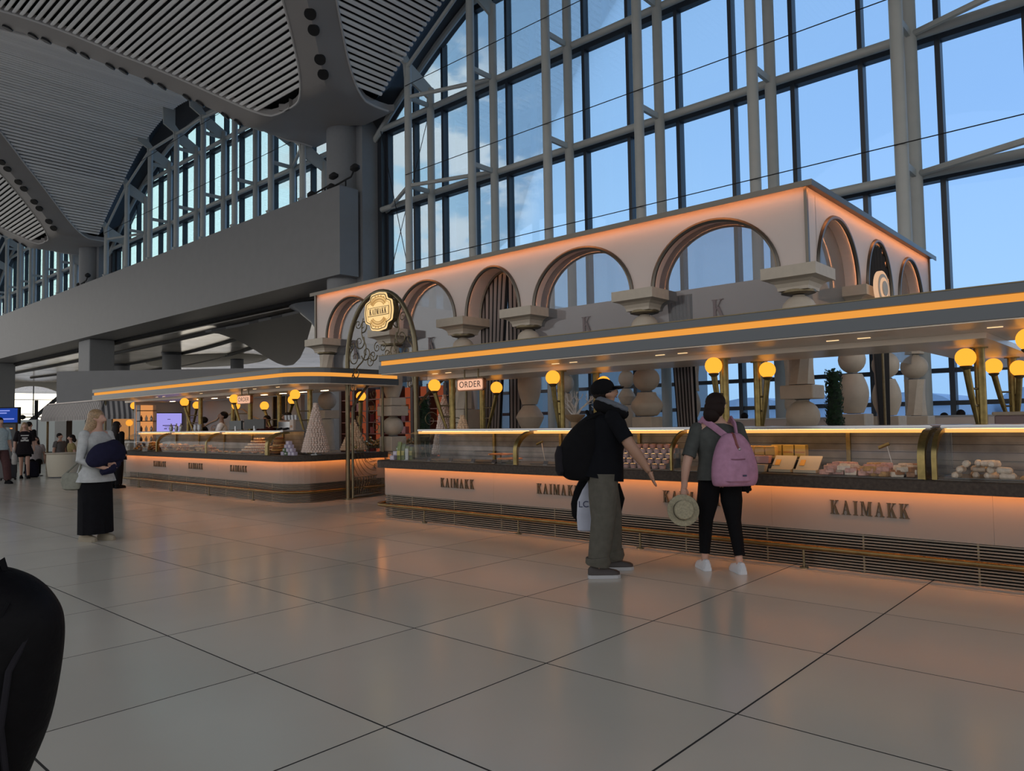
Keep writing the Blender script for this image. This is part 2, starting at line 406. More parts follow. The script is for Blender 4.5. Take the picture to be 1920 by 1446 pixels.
# ================================================================== ROUND COLUMNS, MEZZANINE SLAB
def build_columns():
    for i, cx in enumerate(COLX[:3]):
        lab = ['round grey column at the far right end of the glass wall', 'round grey column beside the end of the white slab', 'round grey column farther left behind the long white slab'][i]
        t = thing('round_column', lab, 'column', (cx-.3, 17.35, 0), group='round columns under the vaults')
        zb0 = 7.6 if i == 2 else 0
        MB().lathe([(.66,zb0),(.66,13.55)], n=32).build('shaft', col_paint, t, True)
        MB().lathe([(.58,13.55),(.58,13.75),(.8,13.76),(1.2,13.5)], n=32).build('collar', rib_m, t, True)
        p = MB(); p.box(.35, 1.05, .15, 1.2, zb0, 13.9)
        p.build('pilaster', col_paint, t)
        p = MB().box(1.05, 1.3, .9, 1.25, zb0, 13.4); p.build('edge_strip', dark_alu, t)
build_columns()
def build_slab():
    s = struct('wall_balcony', MB().box(-95, -23.65, 16.5, 17.37, 7.2, 10.66), grey_paint)
    mb = MB().box(-95, -23.9, 17.37, 18.45, 7.2, 7.6); struct('ceiling_mezzanine', mb, grey_paint)
    struct('gap_shade_strip', MB().box(-95, -23.6, 18.46, 18.88, 7.05, 7.58), black_m)  # black strip in place of the shaded gap behind the soffit
    for i, (x, z, l) in enumerate(((-23.6, 10.66, 'black twin spotlight on the slab corner beside the round column'), (-25.0, 10.66, 'black spotlight on the slab edge left of the twin spotlight'), (-52.0, 10.66, 'black spotlight on the slab edge by the far column'))):
        t = thing('spotlight', l, 'spotlight', (x, 16.75, z), group='black spotlights on the slab')
        MB().cyl((0,0,0),(0,0,.25),.03).tube([(-.9,0,.16),(-.45,0,.2),(0,0,.25),(.35,0,.28),(.55,0,.5)], .035, 6).build('bracket', black_m, t)
        for a, zz in ((-.95,.12),(.6,.52)):
            MB().lathe([(.03,-.1),(.1,-.06),(.16,.0),(.16,.1),(.05,.2)], (a,0,zz), 12, 1.5, 1).build('lamp_head', black_m, t, True)
build_slab()

# ================================================================== GLASS WALLS
win_glass = glass('window_glass', (.53,.715,.95), (.66,.85,.84), .55)
ZT = [.4, 3.55, 6.75, 9.92, 13.15, 16.3]
def zg(d): return 18.5-.030*d*d
def build_window(no, xc, zmin, trusses, w0=-13.0, w1=13.0):
    root = bpy.data.objects.new('window_%d' % no, None); C.objects.link(root); root['kind'] = 'structure'; root.location = (xc, 18.6, 0)
    n = 16; st = (w1-w0)/n
    xs = [w0+st*i for i in range(n+1)]
    for i, x in enumerate(xs):
        top = max(zg(x), 13.3)
        MB().box(x-.055, x+.055, -.13, .13, zmin, top).build('mullion', dark_alu, root)
    lv = [z for z in ZT if z >= zmin-.1]
    for z in lv:
        d = 13.0 if z < 13.3 else math.sqrt(max(0, (18.5-z)/.030))
        MB().box(-d, d, -.12, .12, z-.09, z+.09).build('transom', dark_alu, root)
        MB().cyl((-d,-.42,z+.02),(d,-.42,z+.02),.11).build('transom_tube', white_steel, root, True)
    if no == 1:
        for z in (1.7, 2.42): MB().box(-13, 13, -.1, .1, z-.05, z+.05).build('transom', dark_alu, root)
    lv2 = ([zmin]+lv if zmin < lv[0]-.3 else lv)+[19]
    for i in range(n):
        xa, xb = xs[i]+.04, xs[i+1]-.04
        for k in range(len(lv2)-1):
            z0, z1 = lv2[k]+.05, lv2[k+1]-.05
            pts = [(x, min(z1, zg(x)-.05)) for x in (xb, (xa+xb)/2, xa)]
            if max(p[1] for p in pts) < z0+.1: continue
            poly = [(xa, z0), (xb, z0)]+[(x, max(z, z0+.01)) for x, z in pts]
            MB().prism(poly, lambda a, b, d: (a, d, b), -.006, .006).build('pane', win_glass, root)
    # arched head: dark soffit between roof edge and glass, and the two arch tubes
    mb = MB(); X = [-13.6+i*27.2/48 for i in range(49)]
    def zc(x): return max(fz(HB-abs(x)), 13.35)
    mb.sheet([[(x, -1.9, zc(x)+.05) for x in X], [(x, -1.2, zc(x)+.75) for x in X], [(x, -.04, zg(x)-.2) for x in X], [(x, .3, zg(x)+.3) for x in X]])
    mb.build('arch_head', mat('dark_arch_head', (.05,.055,.065), .6), root, True)
    MB().tube([(x, -.45, zg(x)-.28) for x in X], .12, 8).build('arch_tube', white_steel, root, True)
    side = ['tall glass wall behind the pavilion', 'glazed arch above the slab', 'far glazed arch at left edge'][no-1]
    nt = len(trusses)
    for i, x in enumerate(trusses):
        t = thing('window_truss', 'white steel truss of the %s, %s from its right end' % (side, ORD[i]), 'truss', (xc+x, 17.0, zmin), group='white trusses of the glass walls')
        zf = min(fz(HB-abs(x))-.05, 17.2); zb = min(zg(x)-.35, zf-.55)
        h0 = 0 if zmin < 1 else 10.9-zmin
        MB().cyl((0,0,h0),(0,0,zf-zmin),.135,n=14).build('front_chord', white_steel, t, True)
        MB().cyl((0,1.08,0),(0,1.08,zb-zmin),.14,n=14).build('back_chord', white_steel, t, True)
        for z in lv:
            if z < zf-.3 and z-zmin >= h0-.1:
                MB().boxm(Matrix.Translation((0,.54,z-zmin+.02)), .09, 1.0, .16).build('strut', white_steel, t)
        q = zf-zmin
        zk = zb-zmin
        MB().prism([(-.75,q+1.2),(-.1,q+1.2),(-.1,q+.35),(.15,q+.05),(1.22,q-.55),(1.22,q-.95),(1.05,q-1.0),(-.14,q-.5),(-.18,q-.05),(-.7,q+.25)],
                   lambda a, b, d: (d, a, b), -.05, .05).build('bracket_plate', white_steel, t)
        if h0: MB().prism([(-.2,h0+.05),(1.1,h0+.05),(1.0,h0-.3),(0,h0-.3)], lambda a, b, d: (d, a, b), -.12, .12).build('foot_plate', white_steel, t)
        if i < nt-1:
            x2 = trusses[i+1]; zf2 = min(fz(HB-abs(x2))-.05, 17.2)
            MB().cyl((0,-.05,zf-zmin-.15),(x2-x,-.05,zf2-zmin-.15),.075,n=8).build('arch_brace', white_steel, t, True)
        for (j, kind, x2) in BRACES.get(no, []):
            if j == i:
                a, b = (1.08, 0) if kind == 'bf' else (0, 1.5)
                for z in lv:
                    if z < min(zg(x), zg(x2))-1 and z-zmin >= h0-.1:
                        MB().cyl((0,a,z-zmin+.02),(x2-x,b,z-zmin+.02),.075,n=8).build('brace', white_steel, t, True)
    for k, z in enumerate(lv):
        if z > 3 and no < 3:
            a = trusses[-1]; b = trusses[0]
            o = MB().cyl((0,0,0),(b-a+3,0,0),.013,n=5).build('tension_cable', black_m, None, False, (xc+a, 16.86, z+.38))
            tag(o, 'thin dark cable strung across the %s, %s level up' % (side, ORD[k]), 'cable', 'cables of the glass walls')
BRACES = {1: [(0,'bf',9.2),(1,'bf',9.2),(5,'bf',-9.95),(6,'fb',-13.1)], 2: [(0,'fb',13.0),(7,'fb',-13.0),(1,'bf',11.3),(6,'bf',-10.6)], 3: [(0,'fb',13.0)]}
BRACES[1] = [(1,'bf',9.25),(5,'bf',-9.95),(6,'fb',-13.1)]
build_window(1, -10.2, 0, [9.25,6.05,2.85,-.35,-3.55,-6.75,-9.95])
build_window(2, -38.4, 7.6, [11.4,8.85,5.57,2.34,-.73,-4.1,-7.4,-10.6])
build_window(3, -66.6, 7.6, [11.4,8.85,5.57,2.34,-.73,-4.1,-7.4,-10.6])
for i, (a, b) in enumerate((((-23.0,18.0,13.0),(-20.3,17.0,7.2)),((-20.1,18.0,13.0),(-23.0,17.3,3.6)),((-23.0,18.0,6.8),(-20.2,17.1,1.0)))):
    o = MB().cyl((0,0,0), Vector(b)-Vector(a), .014, n=5).build('bracing_cable', black_m, None, False, a)
    tag(o, ['dark diagonal cable in the end bay, falling right from the arch', 'dark diagonal cable in the end bay, falling left', 'dark diagonal cable low in the end bay near the pavilion roof'][i], 'cable', 'cables of the glass walls')

# ================================================================== SPACE UNDER AND BEHIND THE SLAB
def build_rear():
    pol = mat('glossy_grey_ceiling', (.66,.62,.58), .18, .2, var=.25, scale=.35)
    rc = struct('ceiling_rear', MB().box(-130, -23.4, 18.9, 46, 7.0, 7.3), pol)
    dk = mat('dark_ceiling_groove', (.03,.03,.03), .6)
    for k, (a, b, c, r) in enumerate((((-34,19.6),(-62,21.5),(-100,20.5),.16),((-38,21.5),(-58,27.0),(-90,24),.14),((-44,25),(-62,31),(-96,29),.16))):
        P = []
        for i in range(25):
            u = i/24; P.append(((1-u)**2*a[0]+2*u*(1-u)*b[0]+u*u*c[0], (1-u)**2*a[1]+2*u*(1-u)*b[1]+u*u*c[1], 6.97))
        MB().tube(P, r, 6).build('ceiling_groove', dk, rc, True)
    MB().lathe([(.01,-.02),(1,-.02),(1.03,.06),(1.1,.0),(1.14,.08)], (-60.5,28.8,6.9), 40, 6.5, 3.4).build('oval_panel', mat('pale_oval_panel', (.62,.60,.55), .6), rc, True)
    mesh_m = stripes('dark_mesh_panel', (.03,.03,.033), (.11,.11,.115), 9., 1, .45, .6)
    mb = MB().plan([(-40.38,19.2),(-40.38,19.97),(-42.22,21.89),(-46.1,25.03),(-52.12,29.62),(-56.44,33.06),(-58.5,35.06),(-57.12,34.99),(-51.0,31.85),(-43.89,27.78),(-36.72,23.53),(-32.51,21.02),(-30.12,19.62),(-29.15,18.99),(-32.66,19.13),(-36.69,19.32)], 6.72, 6.85)
    mb.build('mesh_ceiling_panel', mesh_m, rc)
    wl = mat('rear_wall_paint', (.36,.35,.34), .6)
    struct('wall_rear_right', MB().box(-23.5, -23.2, 18.9, 45, 0, 7.0), wl)
    # curved low wall behind the counter on the left
    P = [(-38.2,11.2),(-36.6,12.6),(-34.6,14.4),(-32.8,16.0),(-31,17.6),(-29.2,19.2),(-27.5,20.8)]
    Q = [(x-.22,y+.26) for x, y in P]
    struct('wall_curved', MB().plan(P+Q[::-1], 0, 4.1), grey_paint, smooth=False)
    t = thing('flared_column', 'blue-grey column with a flared curving top at the left end of the pavilion', 'column', (-29.6, 20.6, 0))
    MB().lathe([(.55,0),(.5,2.6),(.52,3.6),(.62,4.6),(.85,5.5),(1.3,6.3),(1.9,6.8),(2.3,7.0)], n=28).build('shaft', mat('blue_grey_column', (.24,.27,.32), .35), t, True)
    for i, (x, y, r, l) in enumerate(((-67.7,24.8,.65,'slender round pier far behind the slab, second from the square pier'),(-55.4,23.8,.65,'round grey pier under the slab, middle of the row'),(-56.5,29.5,.5,'slim round pier at the right end of the row under the slab'))):
        t = thing('round_pier', l, 'pier', (x, y, 0), group='piers under the slab')
        MB().lathe([(r,0),(r,6.99)], n=24).build('shaft', col_paint, t, True)
        MB().lathe([(r*1.02,6.8),(r*1.12,6.99)], n=24).build('collar', dark_alu, t, True)
    t = thing('square_pier', 'wide square grey pier directly under the slab', 'pier', (-52.4, 17.7, 0))
    MB().rbox(-1.0, 1.0, -.8, .7, 0, 7.19, .04).build('shaft', col_paint, t)
    MB().rbox(-1.05, 1.05, -.85, .75, 0, .2, .02).build('plinth', dark_alu, t)
    t = thing('square_pier', 'dark square pier at the far left edge under the slab', 'pier', (-75.5, 17.9, 0))
    MB().rbox(-1.3, 1.3, -.8, .7, 0, 7.19, .04).build('shaft', col_paint, t)
    MB().rbox(-1.35, 1.35, -.85, .75, 0, .2, .02).build('plinth', dark_alu, t)
    # far arched window
    root = bpy.data.objects.new('window_4', None); C.objects.link(root); root['kind'] = 'structure'; root.location = (-100, 27, 0)
    mb = MB(); ys = [-16+i*.5 for i in range(65)]
    def lo(y): return 6.6-.10*y*y if abs(y) < 7.9 else 0
    rows = [[(0,y,max(lo(y),0)) for y in ys],[(0,y,7.3) for y in ys]]
    mb.sheet(rows); mb.sheet([[(-.5,y,z) for _,y,z in r] for r in rows]); mb.sheet([rows[0],[(-.5,y,z) for _,y,z in rows[0]]])
    mb.build('arched_wall', mat('pale_arch_wall', (.6,.58,.53), .6), root)
    for y in (-7.5,-5,-2.5,0,2.5,5,7.5):
        z = max(lo(y), .3); MB().box(-.35,-.25,y-.05,y+.05,0,z).build('mullion', dark_alu, root)
    for z in (1.6,3.3,5.0):
        d = math.sqrt((6.6-z)/.10); MB().box(-.34,-.26,-d,d,z-.04,z+.04).build('transom', dark_alu, root)
    for i in range(6):
        y0 = -7.5+2.5*i; zz = min(max(lo(y0), 0), max(lo(y0+2.5), 0))
        MB().box(-.31,-.29,y0+.06,y0+2.44,0.02,max(zz,.5)).build('pane', glass('clear_far_glass', (.95,.95,.93), (.9,.92,.9), .4), root)
    t = thing('slanted_strut', 'slanting steel strut in front of the far bright window', 'strut', (-95, 26, 0))
    MB().cyl((0,-3.2,-.0),(0,3.4,6.4),.22).build('tube', dark_alu, t, True); MB().cyl((0,-3.2,0),(0,-3.2,.2),.4).build('base', dark_alu, t)
    t = thing('lamp_post', 'dark post carrying two spotlights before the far bright window', 'post', (-70.5, 19.2, 0))
    MB().cyl((0,0,0),(0,0,3.9),.14).build('pole', black_m, t, True)
    for s in (-1,1): MB().lathe([(.04,-.2),(.22,-.1),(.22,.1),(.06,.2)], (s*.3,s*.9,2.5), 10).build('lamp_head', black_m, t, True); 
    MB().cyl((-.3,-.9,2.5),(.3,.9,2.5),.05).build('arm', black_m, t)
build_rear()

# ================================================================== OUTSIDE
def build_outside():
    struct('ground_outside', MB().box(-600, 600, -600, 900, -6.4, -6), mat('apron_concrete', (.34,.37,.41), .8, var=.1, scale=.05))
    tm = mat('far_terminal_cladding', (.62,.66,.70), .6); dk = mat('far_terminal_glass', (.10,.14,.19), .3)
    for i, (x0, x1, y, z) in enumerate(((-120,-20,120,3.0),(-19,60,125,3.6))):
        t = thing('terminal_building', ['low far terminal wing seen through the windows on the left', 'low far terminal wing seen through the windows on the right'][i], 'building', (0, y, -6), group='far terminal wings')
        MB().box(x0, x1, 0, 30, 0, z+6).build('wall', tm, t)
        MB().box(x0, x1, -.3, 0, 3.5, 5.5).build('window_band', dk, t)
        for k in range(int((x1-x0)/12)):
            a = x0+6+12*k; MB().prism([(a-5.9,0)]+[(a+5.9*cos(PI-PI*j/10), 1.9*sin(PI*j/10)) for j in range(11)]+[(a+5.9,0)], lambda p, q, d: (p, d, z+6+q), -.5, 28).build('vault_roof', tm, t)
    t = thing('roof_block', 'grey roof block with a railing outside the lower left window corner', 'building', (-52, 40, -6))
    MB().box(-6, 4.5, 0, 8, 0, 19.4).build('wall', tm, t)
    for z in (.5, 1.0): MB().cyl((-6,0,19.4+z),(4.4,0,19.4+z),.04).build('rail', dk, t)
    for k in range(6): MB().cyl((-5.9+2.05*k,0,19.4),(-5.9+2.05*k,0,20.4),.04).build('rail_post', dk, t)
build_outside()
# ================================================================== LETTERS (condensed serif capitals, unit height)
def _ser(x0, x1, top=False): return [(x0, 1-.045 if top else 0), (x1, 1-.045 if top else 0), (x1, 1 if top else .045), (x0, 1 if top else .045)]
GLY = {
 'K': (.74, [[(.08,0),(.25,0),(.25,1),(.08,1)], _ser(0,.33), _ser(0,.33,1), [(.25,.36),(.30,.44),(.60,1),(.53,1),(.25,.47)], _ser(.44,.70,1),
             [(.31,.50),(.43,.62),(.68,0),(.50,0)], _ser(.42,.74)]),
 'A': (.74, [[(.08,0),(.13,0),(.36,.9),(.33,1)], [(.30,1),(.40,1),(.66,0),(.48,0)], [(.17,.30),(.53,.30),(.53,.345),(.17,.345)], _ser(0,.22), _ser(.40,.74)]),
 'I': (.36, [[(.09,0),(.27,0),(.27,1),(.09,1)], _ser(0,.36), _ser(0,.36,1)]),
 'M': (.92, [[(.09,0),(.14,0),(.14,1),(.09,1)], _ser(0,.24), _ser(0,.2,1), [(.10,1),(.27,1),(.50,.02),(.44,.02)], [(.44,.02),(.49,.02),(.72,1),(.66,1)],
             [(.66,0),(.83,0),(.83,1),(.66,1)], _ser(.58,.92), _ser(.7,.92,1)]),
}
_lm = {}
def letter_mesh(ch, h, m, ws=1., d=.012):
    k = (ch, h, m.name, ws)
    if k not in _lm:
        mb = MB()
        for i, p in enumerate(GLY[ch][1]): mb.prism(p, lambda a, b, c: (a*h*ws, c, b*h), -d-i*.0004, 0)
        _lm[k] = mb.mesh('letter', m)
    return _lm[k]
def word(txt, h, m, parent, loc, ws=1., gap=.1, d=.012, rx=0):
    w = sum(GLY[c][0]*h*ws for c in txt)+gap*h*(len(txt)-1); x = -w/2
    for c in txt:
        o = link('letter', letter_mesh(c, h, m, ws, d), parent, (loc[0]+x, loc[1], loc[2])); x += GLY[c][0]*h*ws+gap*h
    return w
def sweep(mb, path, prof):
    """closed profile [(outward, z)] along an open plan path"""
    n = len(path); rings = []
    for i in range(n):
        a = path[max(i-1,0)]; b = path[min(i+1,n-1)]; dx, dy = b[0]-a[0], b[1]-a[1]; l = math.hypot(dx,dy); nx, ny = dy/l, -dx/l
        k = 1.
        if 0 < i < n-1:
            d1 = Vector((path[i][0]-a[0], path[i][1]-a[1])).normalized(); k = 1/max(.5, abs(d1.dot(Vector((dx/l,dy/l)))))
        rings.append([(path[i][0]+nx*o*k, path[i][1]+ny*o*k, z) for o, z in prof])
    mb.loft(rings); return mb
def rect(o0, o1, z0, z1): return [(o0,z0),(o1,z0),(o1,z1),(o0,z1)]

# ================================================================== PAVILION
def build_pavilion():
    X0, X1, YF, YB = -14.93, -3.55, 9.75, 16.15; ZB, ZT_ = 3.4, 4.48
    arches = [(-13.6,.9),(-11.1,.88),(-9.25,.67),(-7.25,1.0),(-4.905,.97)]
    side = [(10.95,.85),(12.87,.66),(14.75,.8)]
    bronze = mat('bronze_trim', (.13,.115,.095), .35, .75)
    P = thing('arched_pavilion', 'white arcaded pavilion wall with bronze trimmed arches behind the counters', 'pavilion', (0,0,0))
    def lo(x, A):
        for c, r in A:
            if abs(x-c) < r: return ZB+.87*math.sqrt(max(0, 1-((x-c)/r)**2))
        return ZB
    def archwall(A, a0, a1, b0, b1, fn, name):
        xs = set([a0, a1])
        for c, r in A:
            for i in range(33): xs.add(c-r*cos(PI*i/32)*.99999)
        xs = sorted(xs)
        # jump at the springing is smooth as the ellipse meets ZB
        fr = [[fn(x, b0, lo(x, A)) for x in xs], [fn(x, b0, ZT_) for x in xs]]
        bk = [[fn(x, b1, lo(x, A)) for x in xs], [fn(x, b1, ZT_) for x in xs]]
        mb = MB(); mb.sheet(fr); mb.sheet(bk); mb.sheet([fr[0], bk[0]]); mb.sheet([fr[1], bk[1]])
        mb.sheet([[fr[0][0], fr[1][0]], [bk[0][0], bk[1][0]]]); mb.sheet([[fr[0][-1], fr[1][-1]], [bk[0][-1], bk[1][-1]]])
        w = mb.build(name, plaster, P)
        for c, r in A:
            for b in (b0-.01, b1+.01):
                pts = [fn(c-r*cos(PI*i/28)*1.0, b, ZB+.87*sin(PI*i/28)) for i in range(29)]
                MB().tube(pts, .034, 6).build('arch_trim', bronze, w, True)
            pts = [fn(c-(r-.007)*cos(PI*i/28), b0+.016, ZB+.863*sin(PI*i/28)) for i in range(29)]
            MB().tube(pts, .005, 4).build('reveal_led', emis('reveal_led', (1.,.42,.18), 24.), w)
        return w
    archwall(arches, X0, X1, YF, YF+.36, lambda a, b, z: (a, b, z), 'front_wall')
    archwall(side, YF+.36, YB, 3.55, 3.91, lambda a, b, z: (-b, a, z), 'side_wall')
    MB().box(X0, X1-.4, YB-.1, YB, 2.75, ZT_+.08).build('back_wall', plaster, P)
    archwall([], YF+.36, YB-.1, -X0-.36, -X0, lambda a, b, z: (-b, a, z), 'left_wall')
    tr = MB(); tr.box(X0-.05, X1+.14, YF-.14, YF+.05, ZT_, ZT_+.03); tr.box(X1-.05, X1+.14, YF+.05, YB, ZT_, ZT_+.03)
    tr.box(X1-.01, X1+.03, YF-.03, YF+.02, ZB, ZT_); tr.box(X0-.03, X0+.03, YF-.03, YF+.02, ZB, ZT_); tr.box(X1-.01,X1+.03,YB-.04,YB+.02,ZB,ZT_)
    tr.box(X0-.05, X1+.14, YF-.14, YF-.128, ZT_-.048, ZT_); tr.box(X1+.128, X1+.14, YF-.128, YB, ZT_-.05, ZT_)
    tr.build('cornice_trim', bronze, P)
    MB().box(X0+.1, X1, YF-.123, YF-.1, ZT_-.014, ZT_-.001).build('wall_wash_led', emis('wall_wash_led', (1.,.36,.13), 12.), P)
    MB().box(X1+.1, X1+.123, YF+.1, YB-.1, ZT_-.014, ZT_-.001).build('wall_wash_led', emis('wall_wash_led', (1.,.36,.13), 12.), P)
    MB().box(X0+.4, X1-.4, YF+.40, YF+.43, 4.36, 4.38).build('inner_led', emis('inner_led', (1.,.40,.13), 9.), P)
    g = glass('milky_arch_glass', (.70,.72,.74), (.62,.62,.64), .7, .10, (.55,.53,.55))
    km = mat('taupe_letter', (.17,.13,.13), .5)
    for i, (c, r) in enumerate(arches):
        if i == 2: continue
        hw = {0:1.05,1:.95,3:1.12,4:1.12}[i]
        pts = [(c-hw,2.3),(c+hw,2.3),(c+hw,3.2),(c+r,ZB)]+[(c+r*cos(PI*k/20), ZB+.87*sin(PI*k/20)) for k in range(1,20)]+[(c-r,ZB),(c-hw,3.2)]
        MB().prism(pts, lambda a, b, d: (a, d, b), YF+.17, YF+.18).build('arch_glass', g, P)
        word('K', .26, km, P, (c, YF+.16, 2.9), 1.)
    for i, (c, r) in enumerate(side):
        if i == 1: continue
        pts = [(c-r,2.4),(c+r,2.4),(c+r,ZB)]+[(c+r*cos(PI*k/20), ZB+.87*sin(PI*k/20)) for k in range(1,20)]+[(c-r,ZB)]
        MB().prism(pts, lambda a, b, d: (d, a, b), X1-.2, X1-.19).build('arch_glass', glass('side_arch_glass', (.5,.5,.5), (.5,.5,.5), .8, .35, (.5,.48,.46)), P)
build_pavilion()

def column(x, y, kinds, label, group='stacked stone columns of the pavilion', cap=True):
    t = thing('stacked_column', label, 'column', (x, y, 0), group=group)
    if cap:
        b = .36
        mb = MB(); rings = []
        for w, z in ((.20,3.1),(.205,3.14),(.23,3.19),(.28,3.225),(b,3.25),(b,3.40)):
            rings.append([(-w,-w,z),(w,-w,z),(w,w,z),(-w,w,z)])
        mb.loft(rings).build('capital', stone, t)
        MB().lathe([(.17,3.06),(.22,3.075),(.22,3.105),(.19,3.12)], n=24).build('brass_ring', brass_dk, t, True)
        for a, c in ((0,-.36),(.36,0)):
            MB().lathe([(.02,0),(.02,.012)], (a*.85, c*.85, 3.242), 8).build('spotlight_dot', emis('spot_dot', (1.,.75,.4), 3.), t)
    z = 3.05
    for k, h_, w in kinds:
        z0 = z-h_
        if z0 < 0: h_ += z0; z0 = 0
        if h_ < .03: break
        m = MB()
        if k == 'ball': m.lathe([(w*.35,0)]+[(w*max(.35, cos(a)), h_/2+h_/2*sin(a)) for a in [(-1.2+i*.3) for i in range(9)]]+[(w*.35,h_)], (0,0,z0), 28)
        elif k == 'egg': m.lathe([(w*(.62+.38*sin(PI*i/12)), h_*i/12) for i in range(13)], (0,0,z0), 28)
        elif k == 'top': m.lathe([(w*.5,0),(w*.66,.03),(w*.9,h_*.36),(w,h_*.5),(w*.9,h_*.64),(w*.55,h_*.93),(w*.45,h_)], (0,0,z0), 28)
        elif k == 'vase': m.lathe([(w*.6,0),(w*.72,h_*.06),(w*.95,h_*.3),(w,h_*.45),(w*.93,h_*.6),(w*.62,h_*.88),(w*.58,h_)], (0,0,z0), 28)
        elif k == 'drum':
            rings = []
            for i in range(9):
                u = i/8; r = w*(.95-.12*sin(PI*u)); rings.append([(r*cos(2*PI*q/8+.5*u), r*sin(2*PI*q/8+.5*u), z0+h_*u) for q in range(8)])
            m.loft(rings)
        elif k == 'box': m.rbox(-w,w,-w,w,z0,z0+h_,.012)
        elif k == 'cone': m.lathe([(w,0),(w*.82,h_)], (0,0,z0), 28)
        m.build('stone_drum', stone, t, k not in ('box','drum'))
        MB().lathe([(w*.45,-.008),(w*.45,.008)], (0,0,z0), 16).build('joint_disc', dark_alu, t)
        z = z0-.012
FR = 'front stone column of the pavilion, '
column(-14.57, 9.80, [('drum',.4,.19),('drum',.42,.19),('ball',.42,.21),('box',.19,.2),('cone',.7,.18),('box',.9,.22)], FR+'leftmost, beside the shell of the left kiosk')
column(-12.2, 9.80, [('cone',.3,.17),('egg',.75,.22),('box',.16,.2),('box',.2,.23),('ball',.4,.22),('box',.3,.2),('box',1.,.22)], FR+'standing in the passage by the gate')
column(-10.07, 9.80, [('ball',.33,.2),('box',.2,.19),('drum',.8,.21),('box',.36,.28),('ball',.4,.2),('box',1.,.22)], FR+'third, left of the curtained arch')
column(-8.43, 9.80, [('ball',.33,.2),('box',.22,.18),('egg',.74,.21),('top',.42,.245),('box',.4,.2),('box',1.,.22)], FR+'right of the curtained arch')
column(-6.07, 9.80, [('ball',.36,.21),('drum',.42,.17),('ball',.38,.205),('vase',.36,.245),('box',.22,.17),('box',1.3,.2)], FR+'behind the man')
column(-3.7, 9.80, [('ball',.40,.22),('box',.2,.2),('drum',.56,.18),('box',.18,.215),('ball',.42,.215),('box',1.,.22)], FR+'at the right front corner')
SD = 'side stone column of the pavilion, '
column(-3.75, 12.0, [('drum',.52,.19),('ball',.42,.2),('egg',.6,.225),('box',.2,.22),('box',1.4,.2)], SD+'nearest the front corner')
column(-3.75, 13.75, [('drum',.5,.19),('ball',.46,.22),('egg',.62,.23),('box',.2,.24),('box',1.4,.2)], SD+'beside the hanging curtain')
column(-3.75, 15.6, [('drum',.45,.19),('ball',.46,.24),('drum',.68,.2),('box',.2,.26),('cone',1.4,.22)], SD+'farthest back near the glass')
for x, k, l in ((-12.2,[('ball',.5,.2),('egg',.6,.2),('box',.3,.2),('box',1.6,.2)],'at the left'), (-10.3,[('ball',.45,.2),('top',.4,.22),('egg',.6,.2),('box',1.6,.2)],'second'),
                (-8.5,[('drum',.6,.2),('egg',.6,.2),('ball',.45,.2),('box',1.6,.2)],'seen beside the woman'), (-6.1,[('drum',.7,.2),('ball',.5,.2),('egg',.6,.2),('box',1.5,.2)],'at the right')):
    column(x, 15.7, [('box',.35,.2)]+k, 'back row stone column of the pavilion, '+l, cap=False)

def curtain(x, y, w0, w1, z0, z1, label, axis='x', lean=0.):
    t = thing('striped_curtain', label, 'curtain', (x, y, 0), group='striped curtains of the pavilion')
    cs = [mat('curtain_black', (.014,.013,.014), .8), mat('curtain_cream', (.34,.29,.27), .8)]
    mbs = [MB(), MB()]; n = 13
    for s_ in range(n):
        rows = []
        for j in range(13):
            u = j/12; z = z1+(z0-z1)*u; w = w0+(w1-w0)*(u**.8)
            row = []
            for q in range(5):
                v = (s_+q/4)/n; d = .05*sin(v*2*PI*6.5)*(1-.35*u)
                p = ((v-.5)*w+lean*u, d); row.append((p[0], p[1], z) if axis == 'x' else (p[1], p[0], z))
            rows.append(row)
        back = [[(a, b+.012, c) for a, b, c in r] for r in rows]
        mbs[s_ % 2].sheet(rows); mbs[s_ % 2].sheet(back)
    mbs[0].build('dark_stripes', cs[0], t, True); mbs[1].build('cream_stripes', cs[1], t, True)
    a = w0/2
    MB().cyl((-a,.02,z1),(a,.02,z1),.02).build('rod', brass_dk, t) if axis == 'x' else MB().cyl((.02,-a,z1),(.02,a,z1),.02).build('rod', brass_dk, t)
curtain(-9.62, 10.2, .75, .42, .3, 4.24, 'striped curtain hanging on the left of the narrow arch', lean=-.18)
curtain(-8.92, 10.2, .72, .5, .3, 4.24, 'striped curtain hanging on the right of the narrow arch', lean=-.12)
curtain(-5.75, 10.3, .42, .3, .3, 3.35, 'striped curtain hanging between the man and the woman', lean=.12)
curtain(-3.6, 12.9, 1.15, .3, .3, 4.2, 'striped curtain drawn across the middle side arch', 'y', lean=.1)

